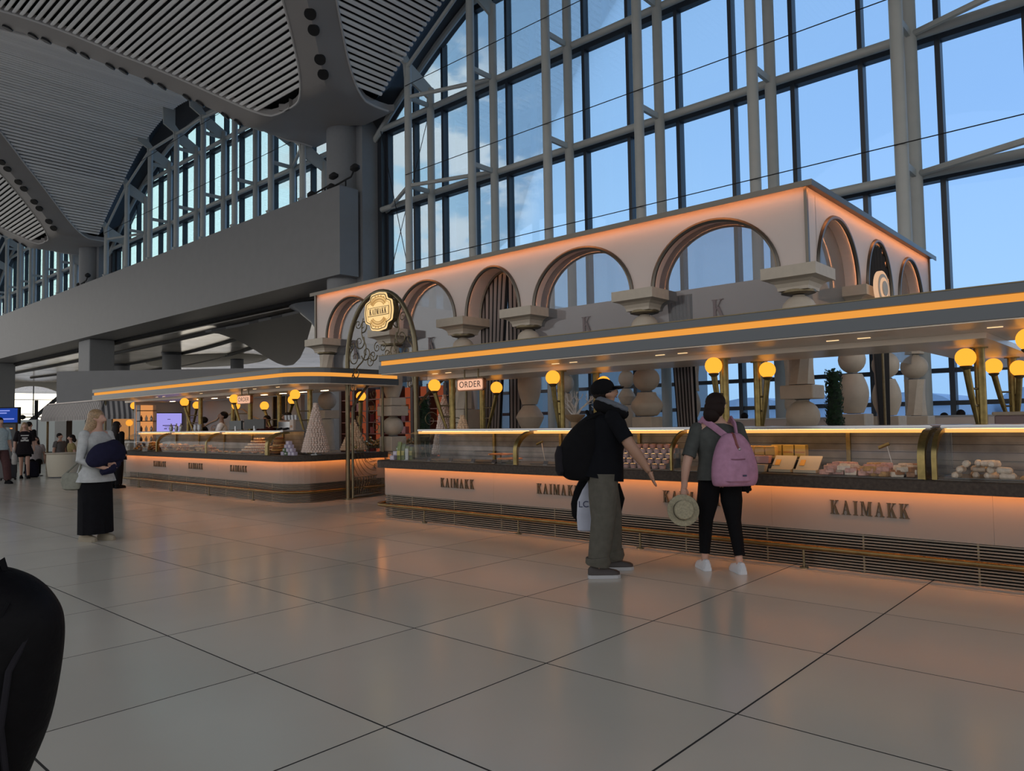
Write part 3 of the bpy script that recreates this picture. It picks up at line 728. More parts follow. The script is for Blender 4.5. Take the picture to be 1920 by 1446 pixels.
# ================================================================== KIOSKS
def canopy(name, label, poly_path, inner, drop, dl, zb=2.22, added_slots=()):
    """poly_path: outer edge path (open) ; inner: remaining plan points closing the roof"""
    t = thing(name, label, 'canopy', (0,0,0), group='kiosk canopies')
    full = poly_path+inner
    mb = MB().plan(full, zb+.20, zb+.285); mb.build('upper_fascia', fascia_m, t)
    mb = MB(); sweep(mb, poly_path, rect(-.06,.006,zb+.28,zb+.29)); mb.build('edge_trim', brass_dk, t)
    mb = MB().plan(full, zb, zb+.125); mb.build('lower_fascia', fascia_m, t)
    mb = MB(); sweep(mb, poly_path, rect(-.10,-.045,zb+.126,zb+.199)); mb.build('led_strip', led, t)
    inn = [(x*.9995, y) for x, y in full]
    mb = MB(); cx = sum(p[0] for p in full)/len(full); cy = sum(p[1] for p in full)/len(full)
    mb.plan([(cx+(x-cx)*.995, cy+(y-cy)*.97) for x, y in full], zb-.012, zb-.001); mb.build('soffit', soffit_m, t)
    for k, d in enumerate(drop): MB().plan(d, zb-.07, zb-.013).build('dropped_soffit', soffit_m, t)
    for x, y in added_slots: MB().box(x-.1, x+.1, y-.03, y+.03, zb-.076, zb-.0705).build('slot_light', emis('added_slot_glow', (1.,.70,.42), 10.), t)  # extra slots added to brighten the kiosk interior
    for x, y in dl: MB().box(x-.06, x+.06, y-.008, y+.008, zb-.018, zb-.0125).build('slot_light', emis('slot_light', (1.,.66,.34), 1.3), t)
    return t
def torch(px, py, gx, gy, gz, label, zf=1.3):
    """globe on a slanting brass torch that is bracketed to a pole"""
    t = thing('torch_lamp', label, 'lamp', (gx, gy, gz), group='amber globe torch lamps')
    MB().sph((0,0,0), .1, 20, 12).build('globe', globe_m, t, True)
    d = Vector((px-gx, py-gy, 0)); bx = d*.75; b = (bx.x, bx.y, -.78)
    a = (0,0,-.095)
    MB().lathe([(.03,-.13),(.055,-.105),(.062,-.09),(.05,-.085)], n=14).build('cup', brass_dk, t, True)
    MB().tube([a, (bx.x*.4, bx.y*.4, -.4), b], [.036,.032,.014], 10).build('torch_stem', brass, t, True)
    for u in (.34,.6):
        p = Vector(a).lerp(Vector(b), u); q = Vector((d.x, d.y, p.z))
        mb = MB(); mb.cyl(p, q, .012); mb.sph(p, .03, 8, 6); mb.build('bracket', brass_dk, t, True)
    return t
def pole(parent, x, y, z0=0, z1=2.15):
    o = MB().cyl((x,y,z0),(x,y,z1),.052,n=18).build('pole', brass, parent, True)
    MB().cyl((x,y,z1-.012),(x,y,z1),.085,n=18).build('pole_flange', brass, o, True)
    MB().cyl((x,y,z0),(x,y,z0+.02),.09,n=18).build('pole_foot', brass, o, True)

def counter(label, path, pieces, words, front_y, ends, X0, X1, cat='counter'):
    t = thing('service_counter', label, cat, (0,0,0), group='cream kiosk counters')
    n_sl = 13
    for k in range(n_sl):
        z = .012+k*.0268
        mb = MB(); sweep(mb, path, rect(-.045,-.01,z,z+.0125)); mb.build('grille_slat', mat('grille_slat_metal', (.20,.16,.125), .4, .5), t)
    mb = MB(); sweep(mb, path, rect(-.2,-.11,0,.355)); mb.build('grille_back', black_m, t)
    x = X0+.6
    while x < X1: MB().box(x-.008, x+.008, front_y+.012, front_y+.05, .004, .35).build('grille_post', brass_dk, t); x += .91
    for k, pc in enumerate(pieces):
        mb = MB(); sweep(mb, pc, [(-.06,.352),(0,.352),(0,.79),(-.06,.79)])
        p = mb.build('front_panel', panel_m, t)
        for wx in words.get(k, []): word('KAIMAKK', .13, letter_m, p, (wx, front_y-.001, .522), .83, .18)
    mb = MB(); sweep(mb, path, rect(.078,.1,.775,.787)); mb.build('under_rim_led', led_hot, t)
    mb = MB(); sweep(mb, path, [(.01,.79),(.105,.79),(.105,.766),(.115,.766),(.115,.865),(.105,.875),(-.06,.875),(-.06,.79)]); mb.build('stone_rim', rim_m, t)
    mb = MB(); sweep(mb, path, [(-.06,.36),(-.8,.36),(-.8,.875),(-.06,.875)]); mb.build('counter_body', mat('counter_body_grey', (.25,.23,.22), .6), t)
    mb = MB(); 
    off = []
    for i in range(len(path)):
        a = path[max(i-1,0)]; b = path[min(i+1,len(path)-1)]; l = math.hypot(b[0]-a[0],b[1]-a[1]); off.append((path[i][0]+(b[1]-a[1])/l*.10, path[i][1]-(b[0]-a[0])/l*.10, .2))
    mb.tube(off, .026, 10); r = mb.build('foot_rail', mat('worn_brass_rail', (.17,.115,.045), .4, .85, var=.2, scale=8), t, True)
    x = X0+1.0
    while x < X1:
        m = MB(); m.cyl((x,front_y-.10,.0),(x,front_y-.10,.18),.012); m.cyl((x,front_y-.10,.0),(x,front_y-.10,.012),.04); m.build('rail_bracket', brass_dk, r); x += 1.82
    return t
dglass = glass('display_glass', (.955,.965,.965), (.85,.89,.9), .8)
def display_case(label, x0, x1, yf, ribs, group='glass display cases'):
    t = thing('display_case', label, 'display case', (0,0,0), group=group)
    prof = [(-.085,.876),(-.085,.97)]+[(-.085+.355*(1-cos(PI/2*i/12)), 1.05+.26*sin(PI/2*i/12)) for i in range(13)]
    cuts = [x0]+sorted(r for r, w in ribs if x0+.1 < r < x1-.1)+[x1]
    for a, b in zip(cuts[:-1], cuts[1:]):
        MB().sheet([[(a+.02,yf+y,z) for y, z in prof], [(b-.02,yf+y,z) for y, z in prof]]).build('curved_glass', dglass, t, True)
    for r, w in ribs:
        m = MB(); pr = prof+[(.36,1.315)]; ins = [(y+.035, z-.03) for y, z in pr]
        m.sheet([[(r-w,yf+y-.006,z+.006) for y, z in pr],[(r+w,yf+y-.006,z+.006) for y, z in pr]]); m.sheet([[(r-w,yf+y,z) for y, z in ins],[(r+w,yf+y,z) for y, z in ins]])
        for s in (-w, w): m.sheet([[(r+s,yf+y-.006,z+.006) for y, z in pr],[(r+s,yf+y,z) for y, z in ins]])
        m.build('brass_rib', brass, t, True)
    MB().rbox(x0, x1, yf+.25, yf+.80, 1.315, 1.345, .008).build('top_ledge', steel, t)
    MB().box(x0+.02, x1-.02, yf+.26, yf+.30, 1.278, 1.313).build('led_tube', emis('case_led', (1.,.46,.11), 1.5), t)
    MB().box(x0+.02, x1-.02, yf+.33, yf+.36, 1.308, 1.3145).build('added_case_light', emis('added_case_light', (1.,.50,.18), 16.), t)  # unseen strip added under the ledge to brighten the case contents
    MB().box(x0, x1, yf+.72, yf+.75, .88, 1.315).build('back_panel', mat('slatted_back_glass', (.16,.17,.19), .3, .3, var=.4, scale=4), t)
    for k in range(5): MB().box(x0, x1, yf+.712, yf+.72, .93+k*.075, .935+k*.075).build('back_groove', dark_alu, t)
    x = x0+1.2
    while x < x1: MB().box(x-.02,x+.02,yf+.69,yf+.72,.88,1.3).build('back_post', brass, t); x += 1.25
    MB().box(x0+.02, x1-.02, yf-.07, yf+.70, .8765, .885).build('shelf_bed', mat('dark_shelf_bed', (.06,.045,.035), .3), t)
    for xx in (x0, x1):
        MB().prism([(yf+y,z) for y, z in prof]+[(yf+.72,1.31),(yf+.72,.88)], lambda a, b, d: (xx+d, a, b), -.004, .004).build('end_glass', dglass, t)
    return t
def order_sign(x, y, label, zc=1.985, zt=2.205):
    t = thing('order_sign', label, 'sign', (x, y, zc), group='hanging ORDER signs')
    w, h = .27, .088
    def rr(w, h, r, n=5):
        return [(sx*(w-r)+r*cos(a0+PI/2*i/n), sy*(h-r)+r*sin(a0+PI/2*i/n)) for sx, sy, a0 in ((1,1,0),(-1,1,PI/2),(-1,-1,PI),(1,-1,1.5*PI)) for i in range(n+1)]
    MB().prism(rr(w,h,.035), lambda a, b, d: (a, d, b), -.03, .03).build('box', mat('copper_sign_case', (.28,.13,.07), .35, .7), t)
    MB().prism(rr(w-.018,h-.016,.028), lambda a, b, d: (a, d, b), -.034, -.0305).build('lit_face', emis('sign_face', (.95,.52,.34), .95), t)
    for s in (-.14,.14): MB().cyl((s,0,h-.005),(s,0,zt-zc),.012).build('hanger', brass_dk, t)
    cu = bpy.data.curves.new('order_text', 'FONT'); cu.body = 'ORDER'; cu.size = .125; cu.align_x = 'CENTER'; cu.align_y = 'CENTER'; cu.extrude = .001; cu.space_character = 1.12
    tmp = bpy.data.objects.new('tmp', cu); C.objects.link(tmp)
    dg = bpy.context.evaluated_depsgraph_get(); me = bpy.data.meshes.new_from_object(tmp.evaluated_get(dg)); bpy.data.objects.remove(tmp)
    me.materials.clear(); me.materials.append(mat('sign_lettering', (.05,.03,.025), .6))
    o = link('lettering', me, t, (0,-.036,0)); o.rotation_euler = (PI/2,0,0)
    return t

# ---- right kiosk
RP = [(-9.33,8.7),(-9.33,7.40)]+[(-9.18+.15*cos(a), 7.40+.15*sin(a)-.0) for a in (PI*1.125,PI*1.25,PI*1.375)]+[(-9.18,7.25)]
xsR = [-9.18,-7.0,-4.9,-3.05,-.9,1.6,4.5]
RPf = RP+[(x,7.25) for x in xsR[1:]]
piecesR = [RP[1:]+[(-6.905,7.25)],[(-6.9035,7.25),(-4.89,7.25)],[(-4.8885,7.25),(-3.08,7.25)],[(-3.0785,7.25),(-1.2,7.25)],[(-1.1985,7.25),(1.6,7.25)],[(1.6015,7.25),(4.5,7.25)]]
counter('long cream counter with gold KAIMAKK lettering on the right', RPf, piecesR, {0:[-7.61],1:[-5.80],2:[-3.97],3:[-2.17],4:[-.35]}, 7.25, None, -9.2, 4.4)
display_case('long curved glass case of sweets on the right counter', -8.75, -1.68, 7.25, [(-6.43,.03),(-4.15,.012),(-1.70,.03)])
display_case('curved glass case of rolls at the far right end', -1.62, 4.4, 7.25, [(-1.60,.02),(1.4,.02)])
cR = canopy('kiosk_canopy', 'long slate canopy with an amber light strip over the right counter', [(-9.36,9.35),(-9.36,7.26),(-9.30,7.2),(4.5,7.2)], [(4.5,9.35)],
       [[(-9.2,8.12),(-1.33,8.12),(-1.33,13.5),(-2.13,13.5),(-2.13,9.12),(-9.2,9.12)]],
       [(x,7.75) for x in (-8.6,-8.3,-6.2,-5.9,-4.6,-4.3,-2.6,-2.3,-1.2,-.9)]+[])
for x, y in ((-8.76,8.26),(-6.52,8.26),(-4.04,8.26),(-8.85,9.05),(-6.47,9.05),(-3.97,9.05),(-1.58,9.2),(-1.57,11.2),(-.72,8.26)): pole(cR, x, y, .0 if y > 8.2 else 0, 2.15)
for px, py, gx, gy, gz, l in ((-8.76,8.26,-8.92,8.02,2.045,'nearest the left end of the right counter'),(-8.85,9.05,-8.45,8.98,2.012,'right of the ORDER sign over the right counter'),
    (-6.52,8.26,-6.47,8.02,2.045,'above the left shoulder of the man'),(-6.47,9.05,-6.30,9.0,1.99,'half hidden behind the cap of the man'),
    (-4.04,8.26,-4.05,8.02,2.055,'above the woman with the pink backpack'),(-3.97,9.05,-3.80,8.95,2.03,'just right of the lamp above the woman'),
    (-1.58,9.2,-1.67,9.0,2.035,'left of the thick brass pole at right'),(-1.57,11.2,-1.74,11.0,2.04,'between the two brass poles at right'),(-1.57,11.2,-1.48,11.05,2.0,'partly hidden behind the rightmost brass pole'),(-.72,8.26,-.99,8.0,2.10,'cut by the right edge')):
    torch(px, py, gx, gy, gz, 'amber globe torch lamp '+l)
order_sign(-7.60, 7.55, 'lit ORDER sign hanging over the right counter')

# ---- left kiosk
cr = .55
LP = [(-20.0,7.45),(-17.0,7.45),(-15.05,7.45),(-13.2,7.45)]+[(-12.65+cr*cos(a)-.0, 8.0+cr*sin(a)) for a in [(-PI/2+PI/2*i/8) for i in range(9)]]+[(-12.1,8.8),(-12.1,9.5)]
piecesL = [[(-20.0,7.45),(-16.905,7.45)],[(-16.9035,7.45),(-15.06,7.45)],[(-15.0585,7.45),(-13.2,7.45)],LP[3:]]
counter('cream counter with a rounded corner and KAIMAKK lettering on the left', LP, piecesL, {0:[-17.95],1:[-16.1],2:[-14.2]}, 7.45, None, -19.9, -12.9)
display_case('curved glass case of pastries on the left counter', -19.9, -12.95, 7.45, [(-17.95,.03),(-15.45,.03),(-12.97,.05)])
cp = [(-22.1,7.35)]+[(-12.5+.75*cos(a), 8.1+.75*sin(a)) for a in [(-PI/2+PI/2*i/10) for i in range(11)]]+[(-11.75,9.6)]
cL = canopy('kiosk_canopy', 'slate canopy with a rounded corner and amber light strip over the left counter', cp, [(-22.1,9.6)],
       [[(-21.9,8.12),(-12.7,8.12),(-12.7,9.25),(-21.9,9.25)]], [(x,7.8) for x in (-19,-18.6,-16.6,-14.6,-14.2,-13.3)], added_slots=[(-20.3+.8*k,8.75) for k in range(10)])
for x, y in ((-20.96,8.33),(-17.76,8.33),(-15.36,8.33),(-12.99,8.33),(-21.6,9.0),(-19.9,9.0),(-17.44,9.0),(-15.27,9.0)): pole(cL, x, y)
for px, py, gx, gy, gz, l in ((-20.96,8.26,-21.05,8.05,2.045,'at the left end of the left kiosk'),(-17.76,8.26,-17.97,8.03,2.052,'in front of the lilac screen'),(-15.36,8.26,-15.55,8.05,2.05,'behind the left ORDER sign'),
    (-12.94,8.26,-13.05,8.03,2.052,'beside the tall cone of balls'),(-21.6,9.0,-21.4,8.95,2.03,'to the left of the lilac screen'),(-19.9,9.0,-19.3,8.95,2.015,'right of the lilac screen'),(-17.44,9.0,-17.1,8.9,1.95,'below the left ORDER sign'),
    (-15.27,9.0,-15.85,8.95,1.91,'over the dark monitors'),(-15.27,9.0,-14.65,8.95,2.01,'behind the lamp beside the cone of balls')):
    torch(px, py, gx, gy, gz, 'amber globe torch lamp '+l)
order_sign(-14.26, 7.62, 'lit ORDER sign hanging over the left counter')
p = thing('brass_post', 'slim brass post on the passage side of the left counter', 'post', (-12.75, 9.38, .876))
MB().cyl((0,0,0),(0,0,1.25),.035,n=12).build('shaft', brass, p, True); MB().cyl((0,0,0),(0,0,.02),.08).build('foot', brass, p)
torch(-12.75, 9.38, -12.58, 9.28, 2.02, 'amber globe torch lamp seen through the gate leaf')
# ================================================================== GATE
def curl(cx, cz, r, a0, turns, sgn=1, n=22, shrink=.16):
    return [(cx+r*(1-(1-shrink)*i/n)*cos(a0+sgn*turns*2*PI*i/n), cz+r*(1-(1-shrink)*i/n)*sin(a0+sgn*turns*2*PI*i/n)) for i in range(n+1)]
def build_gate():
    gm = mat('bronze_gate_metal', (.17,.14,.085), .38, .7, var=.1, scale=12)
    XA, XB, Y = -11.95, -9.93, 8.5; c = (XA+XB)/2; r = (XB-XA)/2
    t = thing('gate_arch', 'tall bronze gate arch with scrollwork between the two counters', 'gate', (c, Y, 0))
    zs = 2.62
    pts = [(-r,0,0),(-r,0,zs*.5),(-r,0,zs)]+[(-r*cos(PI*i/26), 0, zs+1.27*sin(PI*i/26)) for i in range(1,26)]+[(r,0,zs),(r,0,zs*.5),(r,0,0)]
    MB().tube(pts, .045, 10).build('arch_frame', gm, t, True)
    for s in (-r, r): MB().cyl((s,0,0),(s,0,.03),.08,n=14).build('foot', gm, t)
    sc_ = [(-.78,2.72,.17,PI*.6,1.3,1),(-.62,3.0,.16,PI*.2,1.35,-1),(-.72,2.42,.12,PI*.7,1.3,1),(-.42,2.78,.15,PI*1.1,1.3,1),(-.2,2.72,.12,0,1.3,-1),(-.5,3.3,.13,PI*1.4,1.2,1),
           (.78,2.72,.17,PI*.4,1.3,-1),(.62,3.0,.16,PI*.8,1.35,1),(.72,2.42,.12,PI*.3,1.3,-1),(.42,2.78,.15,-PI*.1,1.3,-1),(.2,2.72,.12,PI,1.3,1),(.5,3.3,.13,-PI*.4,1.2,-1),(-.84,2.15,.09,PI*.8,1.2,1),(.84,2.15,.09,.2*PI,1.2,-1)]
    for q in sc_:
        MB().tube([(x,0,z) for x, z in curl(*q)], [.013*(1-.5*i/22) for i in range(23)], 6).build('scroll', gm, t, True)
    for s in (-1,1):
        K = [(s*.96,2.0),(s*.9,2.3),(s*.7,2.52),(s*.5,2.66),(s*.42,2.9),(s*.55,3.15),(s*.5,3.45)]; P = []
        for i in range(len(K)-1):
            p0, p1, p2, p3 = K[max(i-1,0)], K[i], K[i+1], K[min(i+2,len(K)-1)]
            for q in range(5):
                u = q/5; P.append(tuple(.5*((2*p1[d])+(-p0[d]+p2[d])*u+(2*p0[d]-5*p1[d]+4*p2[d]-p3[d])*u*u+(-p0[d]+3*p1[d]-3*p2[d]+p3[d])*u**3) for d in (0,1)))
        P.append(K[-1]); MB().tube([(x,0,z) for x, z in P], [.016-.006*i/len(P) for i in range(len(P))], 6).build('vine_stem', gm, t, True)
        for q in ((s*.3,2.62,.13,PI*.5,1.4,s),(s*.08,2.86,.1,PI*.5,1.3,-s),(s*.66,3.35,.1,0,1.3,s),(s*.85,2.95,.1,PI*.5,1.3,-s)):
            MB().tube([(x,0,z) for x, z in curl(*q)], .009, 6).build('scroll', gm, t, True)
    # badge
    b = thing('lit_badge_sign', 'glowing cream KAIMAKK badge hung in the gate arch', 'sign', (-10.80, Y-.12, 3.49))
    def lobe(s):
        P = []
        for q in range(4):
            pass
        W, H = .42*s, .355*s; P = []
        for i in range(72):
            a = 2*PI*i/72; da = abs((math.degrees(a) % 90)-45); k = 1-.10*math.exp(-(da/9.)**2)+.05*math.exp(-((da-17)/7.)**2)
            P.append((W*cos(a)*k, H*sin(a)*k))
        return P
    cream = emis('badge_cream', (1.,.68,.30), 1.0); dk = mat('badge_brown', (.12,.07,.03), .6); gold = mat('badge_gold_line', (.35,.22,.07), .5, emit=(.55,.30,.09), es=.6)
    MB().prism(lobe(1.0), lambda a, d, c_: (a, c_, d), -.0, .12).build('case', brass_dk, b)
    MB().prism(lobe(1.0), lambda a, d, c_: (a, c_, d), -.012, -.001).build('lit_face', cream, b)
    for s, w in ((.90,.008),(.78,.004)):
        MB().tube([(x,-.016,z) for x, z in lobe(s)], w, 5, True).build('outline', dk if s > .85 else gold, b)
    MB().box(-.30,.30,-.022,-.014,-.075,.085).build('banner_edge', dk, b); MB().box(-.29,.29,-.026,-.0225,-.065,.075).build('banner', cream, b)
    word('KAIMAKK', .11, dk, b, (0,-.0265,-.05), .82, .08, .004)
    for sg in (1,-1):
        for rr_, w in ((.17,.011),(.21,.02),(.25,.008)):
            MB().tube([(rr_*1.15*cos(a), -.017, sg*(.02+rr_*sin(a))) for a in [(.6+i*(PI-1.2)/14) for i in range(15)]], w, 5).build('ornament', gold, b)
        for k in range(7):
            a = .7+k*(PI-1.4)/6; MB().sph((.26*1.1*cos(a), -.017, sg*(.03+.26*sin(a))), .016, 6, 5).build('ornament_bead', gold, b)
    # leaves of the gate
    for s, hx, ang, l in ((1, XA+.07, math.radians(107), 'open bronze gate leaf of curling wires beside the left counter'), (-1, XB-.02, math.radians(78), 'open bronze gate leaf behind the left end of the right counter')):
        g = thing('gate_leaf', l, 'gate', (hx, Y+.06, 0), ang if s > 0 else ang)
        Wd, Hh = 1.0, 2.1
        # arched top outline
        top = [(Wd*i/14, 1.75+.62*sin(PI/2*i/14)**.9) for i in range(15)] if s > 0 else [(Wd*i/14, 1.75+.62*sin(PI/2*i/14)**.9) for i in range(15)]
        MB().tube([(0,0,.03),(0,0,1.0)]+[(x,0,z) for x, z in top]+[(Wd,0,1.2),(Wd,0,.03)], .026, 8).build('leaf_frame', gm, g, True)
        MB().cyl((0,0,.06),(Wd,0,.06),.022).build('bottom_rail', gm, g, True); MB().cyl((0,0,.42),(Wd,0,.42),.012).build('mid_rail', gm, g, True)
        for k in range(9):
            rr_ = .12+.095*k; cx, cz = .72, 1.02
            P = [(cx+rr_*cos(a), cz+rr_*sin(a)) for a in [(PI*.95+i*PI*1.0/20) for i in range(21)]]
            P = [(x, z) for x, z in P if 0 < x < Wd and z > .08]
            if len(P) > 2: MB().tube([(x,0,z) for x, z in P], .006, 5).build('curved_wire', gm, g)
        for k in range(11):
            MB().cyl((.02+.07*k,0,.08),(.05+.09*k,0,.42),.005,n=5).build('lattice_wire', gm, g); MB().cyl((.98-.07*k,0,.08),(.95-.09*k,0,.42),.005,n=5).build('lattice_wire', gm, g)
        for q in ((.25,1.5,.16,0,1.3,1),(.6,1.75,.17,2,1.3,-1),(.78,1.4,.14,1,1.3,1),(.35,1.15,.12,3,1.3,-1),(.7,2.05,.12,3,1.3,1),(.45,.75,.1,0,1.3,1),(.75,.62,.1,2,1.3,-1)):
            MB().tube([(x,0,z) for x, z in curl(*q)], .008, 5).build('scroll', gm, g)
        MB().sph((.06,-.03,1.0),.03,8,6).build('latch', brass, g, True)
build_gate()

b2 = thing('oval_badge_sign', 'pale oval relief badge beside the middle side arch of the pavilion', 'sign', (-3.30, 12.05, 3.36))
for s_, d in ((1.,.03),(.82,.04),(.62,.05),(.42,.06)): MB().prism([(.33*s_*cos(2*PI*i/32), .27*s_*sin(2*PI*i/32)) for i in range(32)], lambda a, b, c: (c, a, b), -.02, d).build('relief_ring', emis('badge_pale', (.9,.55,.34), .8) if s_ in (1.,.62) else stone, b2)
MB().cyl((-.02,0,-.25),(-.02,0,-3.36),.02).build('post', brass_dk, b2)
# ================================================================== DECOR
def ball_cone(x, y, z0, h, r, label, m, br=.028, stand=.06):
    t = thing('ball_tree', label, 'cone of sweets', (x, y, z0), group='cones built of small balls')
    mb = MB(); rnd = random.Random(int(x*100))
    z = stand+.01
    while z < h:
        rad = r*(1-(z-stand)/(h-stand))+.012; n = max(3, int(2*PI*rad/(br*1.8))); o = rnd.random()*6
        for k in range(n):
            a = o+2*PI*k/n; mb.sph((rad*cos(a), rad*sin(a), z), br*rnd.uniform(.85,1.1), 6, 4)
        z += br*1.45
    stuff(mb.build('sugared_balls', m, t, True))
    MB().lathe([(r*.95,stand),(.02,h*.98)], n=16).build('core', m, t, True)
    MB().lathe([(r*.5,0),(r*.5,.015),(.03,.02),(.03,stand-.015),(r*1.02,stand-.012),(r*1.02,stand)], n=20).build('cake_stand', steel, t, True)
balls_w = mat('white_sugar_balls', (.60,.47,.40), .4, var=.1, scale=40); balls_g = mat('cream_profiteroles', (.74,.52,.34), .35, var=.2, scale=40)
ball_cone(-12.25, 7.98, .876, 1.0, .235, 'tall cone of cream balls on the corner of the left counter', balls_w)
ball_cone(-12.45, 9.0, .876, .64, .24, 'smaller golden cone of balls on the passage side of the left counter', balls_g, .03)
ball_cone(-9.05, 8.35, .876, 1.03, .19, 'tall grey cone of balls on the left end of the right counter', balls_w, .024)
ball_cone(-8.62, 8.35, .95, .62, .17, 'small golden cone of balls behind the right ORDER sign', balls_g, .024)
def hedge(x, y, z0, h, r, label, pot=True):
    t = thing('topiary_plant', label, 'plant', (x, y, 0), group='dark green topiary plants')
    mb = MB(); rnd = random.Random(3)
    for i in range(900):
        z = z0+rnd.random()*h; a = rnd.random()*2*PI; rr_ = r*(1-.25*((z-z0)/h))*rnd.uniform(.7,1.05); s = rnd.uniform(.02,.035)
        c = Vector((rr_*cos(a), rr_*sin(a), z)); u = Vector((-sin(a), cos(a), rnd.uniform(-.6,.6))).normalized()*s; v = Vector((cos(a)*.5, sin(a)*.5, 1)).normalized()*s*.8
        mb.add([c-u, c-v*.9, c+u, c+v], [(0,1,2,3)])
    stuff(mb.build('foliage', mat('dark_leaf', (.018,.05,.022), .5, objvar=.2), t))
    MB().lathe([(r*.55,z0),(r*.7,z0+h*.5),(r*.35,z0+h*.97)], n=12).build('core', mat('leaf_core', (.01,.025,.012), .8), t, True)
    MB().lathe([(.16,0),(.2,z0*.9),(.21,z0),(.05,z0+.01)], n=18).build('planter', stone, t, True)
hedge(-12.12, 10.6, .55, 1.45, .17, 'dark clipped hedge column at the back of the passage')
hedge(-3.70, 11.0, .8, 1.32, .15, 'leafy topiary tree between the stone columns at right')
def coral(x, y, z0, label, seed):
    t = thing('coral_ornament', label, 'ornament', (x, y, z0), group='white coral ornaments')
    rnd = random.Random(seed); m = mat('white_coral', (.72,.70,.68), .5)
    MB().lathe([(.12,0),(.13,.03),(.05,.06),(.06,.22),(.15,.3),(.16,.33)], n=16).build('vase', mat('tan_vase', (.33,.22,.13), .5), t, True)
    def grow(mb, p, d, l, r, k):
        q = p+d*l; mb.tube([p, (p+q)/2+Vector((rnd.uniform(-1,1),rnd.uniform(-1,1),0))*l*.12, q], [r, r*.85, r*.65], 5)
        if k:
            for _ in range(2 if k < 3 else 3):
                nd = (d+Vector((rnd.uniform(-1,1), rnd.uniform(-1,1), rnd.uniform(-.35,.7)))*.75).normalized(); grow(mb, q, nd, l*.72, r*.62, k-1)
    for i in range(6):
        mb = MB(); a = 2*PI*i/6+rnd.random(); grow(mb, Vector((0,0,.3)), Vector((cos(a)*.7, sin(a)*.7, .8)).normalized(), .16, .014, 3); mb.build('coral_branch', m, t)
coral(-6.62, 8.7, 1.2, 'white branching coral ornament left of the man', 5)
coral(-6.05, 8.75, 1.05, 'white branching coral ornament right of the man', 8)
st = thing('ornament_console', 'low console behind the right display case carrying the coral', 'console', (-6.35, 8.72, 0))
MB().rbox(-.55,.0,-.17,.17,0,1.2,.01).build('cabinet', stone, st); MB().rbox(.02,.55,-.17,.17,0,1.05,.01).build('cabinet', stone, st)
MB().cyl((-.27,-.18,.6),(-.27,-.2,.6),.02).build('knob', brass, st)

# ================================================================== FOOD IN THE CASES
rd = random.Random(21)
past = [mat('pastry_brown', (.30,.12,.04), .4, var=.4, scale=30), mat('pastry_gold', (.50,.27,.09), .4, var=.35, scale=30), mat('pastry_pink', (.55,.30,.25), .45, var=.3, scale=30), mat('pastry_cream', (.66,.55,.44), .5, var=.2, scale=30), mat('pastry_dark', (.10,.04,.025), .35, var=.4, scale=30)]
def small(name, mb, m, label, cat, loc, group, sm=True, rz=0):
    o = mb.build(name, m, None, sm, loc)
    if rz: o.rotation_euler = (0,0,rz)
    return tag(o, label, cat, group)
_fm = {}
def fmesh(kind, m):
    k = (kind, m.name)
    if k in _fm: return _fm[k]
    mb = MB()
    if kind == 'croissant':
        P = [(.075*cos(a), .05*sin(a), .025) for a in [(.2+i*2.7/8) for i in range(9)]]; mb.tube(P, [.008,.018,.026,.032,.034,.032,.026,.018,.008], 8)
    elif kind == 'bun': mb.lathe([(.045,0),(.055,.015),(.05,.035),(.03,.05),(0,.055)], n=12)
    elif kind == 'slice': mb.plan([(-.05,-.035),(.05,-.035),(.05,.035),(-.05,.035)], 0, .045, .006)
    elif kind == 'roll': mb.tube([(-.06,0,.028),(-.045,0,.028),(.045,0,.03),(.06,0,.028)], [.014,.028,.03,.014], 10)
    elif kind == 'tart': mb.lathe([(.035,0),(.05,.025),(.044,.026),(.04,.02),(.0,.03)], n=14)
    _fm[k] = mb.mesh(kind, m, kind != 'slice'); return _fm[k]
def pile(kind, x0, x1, y0, y1, z, n, mats, label, cat, group, layers=2, dz=.04):
    # heap of separate pastries
    per = n//layers
    for l in range(layers):
        for k in range(per):
            u = (k+.5)/per; x = x0+(x1-x0)*((u-.5)*(1-.18*l)+.5)+rd.uniform(-.02,.02); y = y0+(y1-y0)*(.12+.76*((k*7) % 10)/10)*(1-.1*l)
            o = link({'croissant':'croissant','bun':'bun','slice':'cake_slice','roll':'pastry_roll','tart':'tart'}[kind], fmesh(kind, rd.choice(mats)), None, (x, y, z+l*dz+rd.uniform(0,.004)), rd.uniform(0,6))
            tag(o, label, cat, group)
def tray(x0, x1, y0, y1, z, label, m, h=.012):
    t = MB(); t.rbox(x0-(x0+x1)/2, x1-(x0+x1)/2, y0-(y0+y1)/2, y1-(y0+y1)/2, 0, h, .004)
    return small('serving_tray', t, m, label, 'tray', ((x0+x1)/2,(y0+y1)/2,z), 'trays in the display cases', False)
wood = mat('round_board_wood', (.42,.17,.07), .4, var=.3, scale=12); slate = mat('slate_tray', (.07,.065,.06), .35); silver = mat('silver_tray', (.5,.48,.46), .25, .8)
Z0 = .886
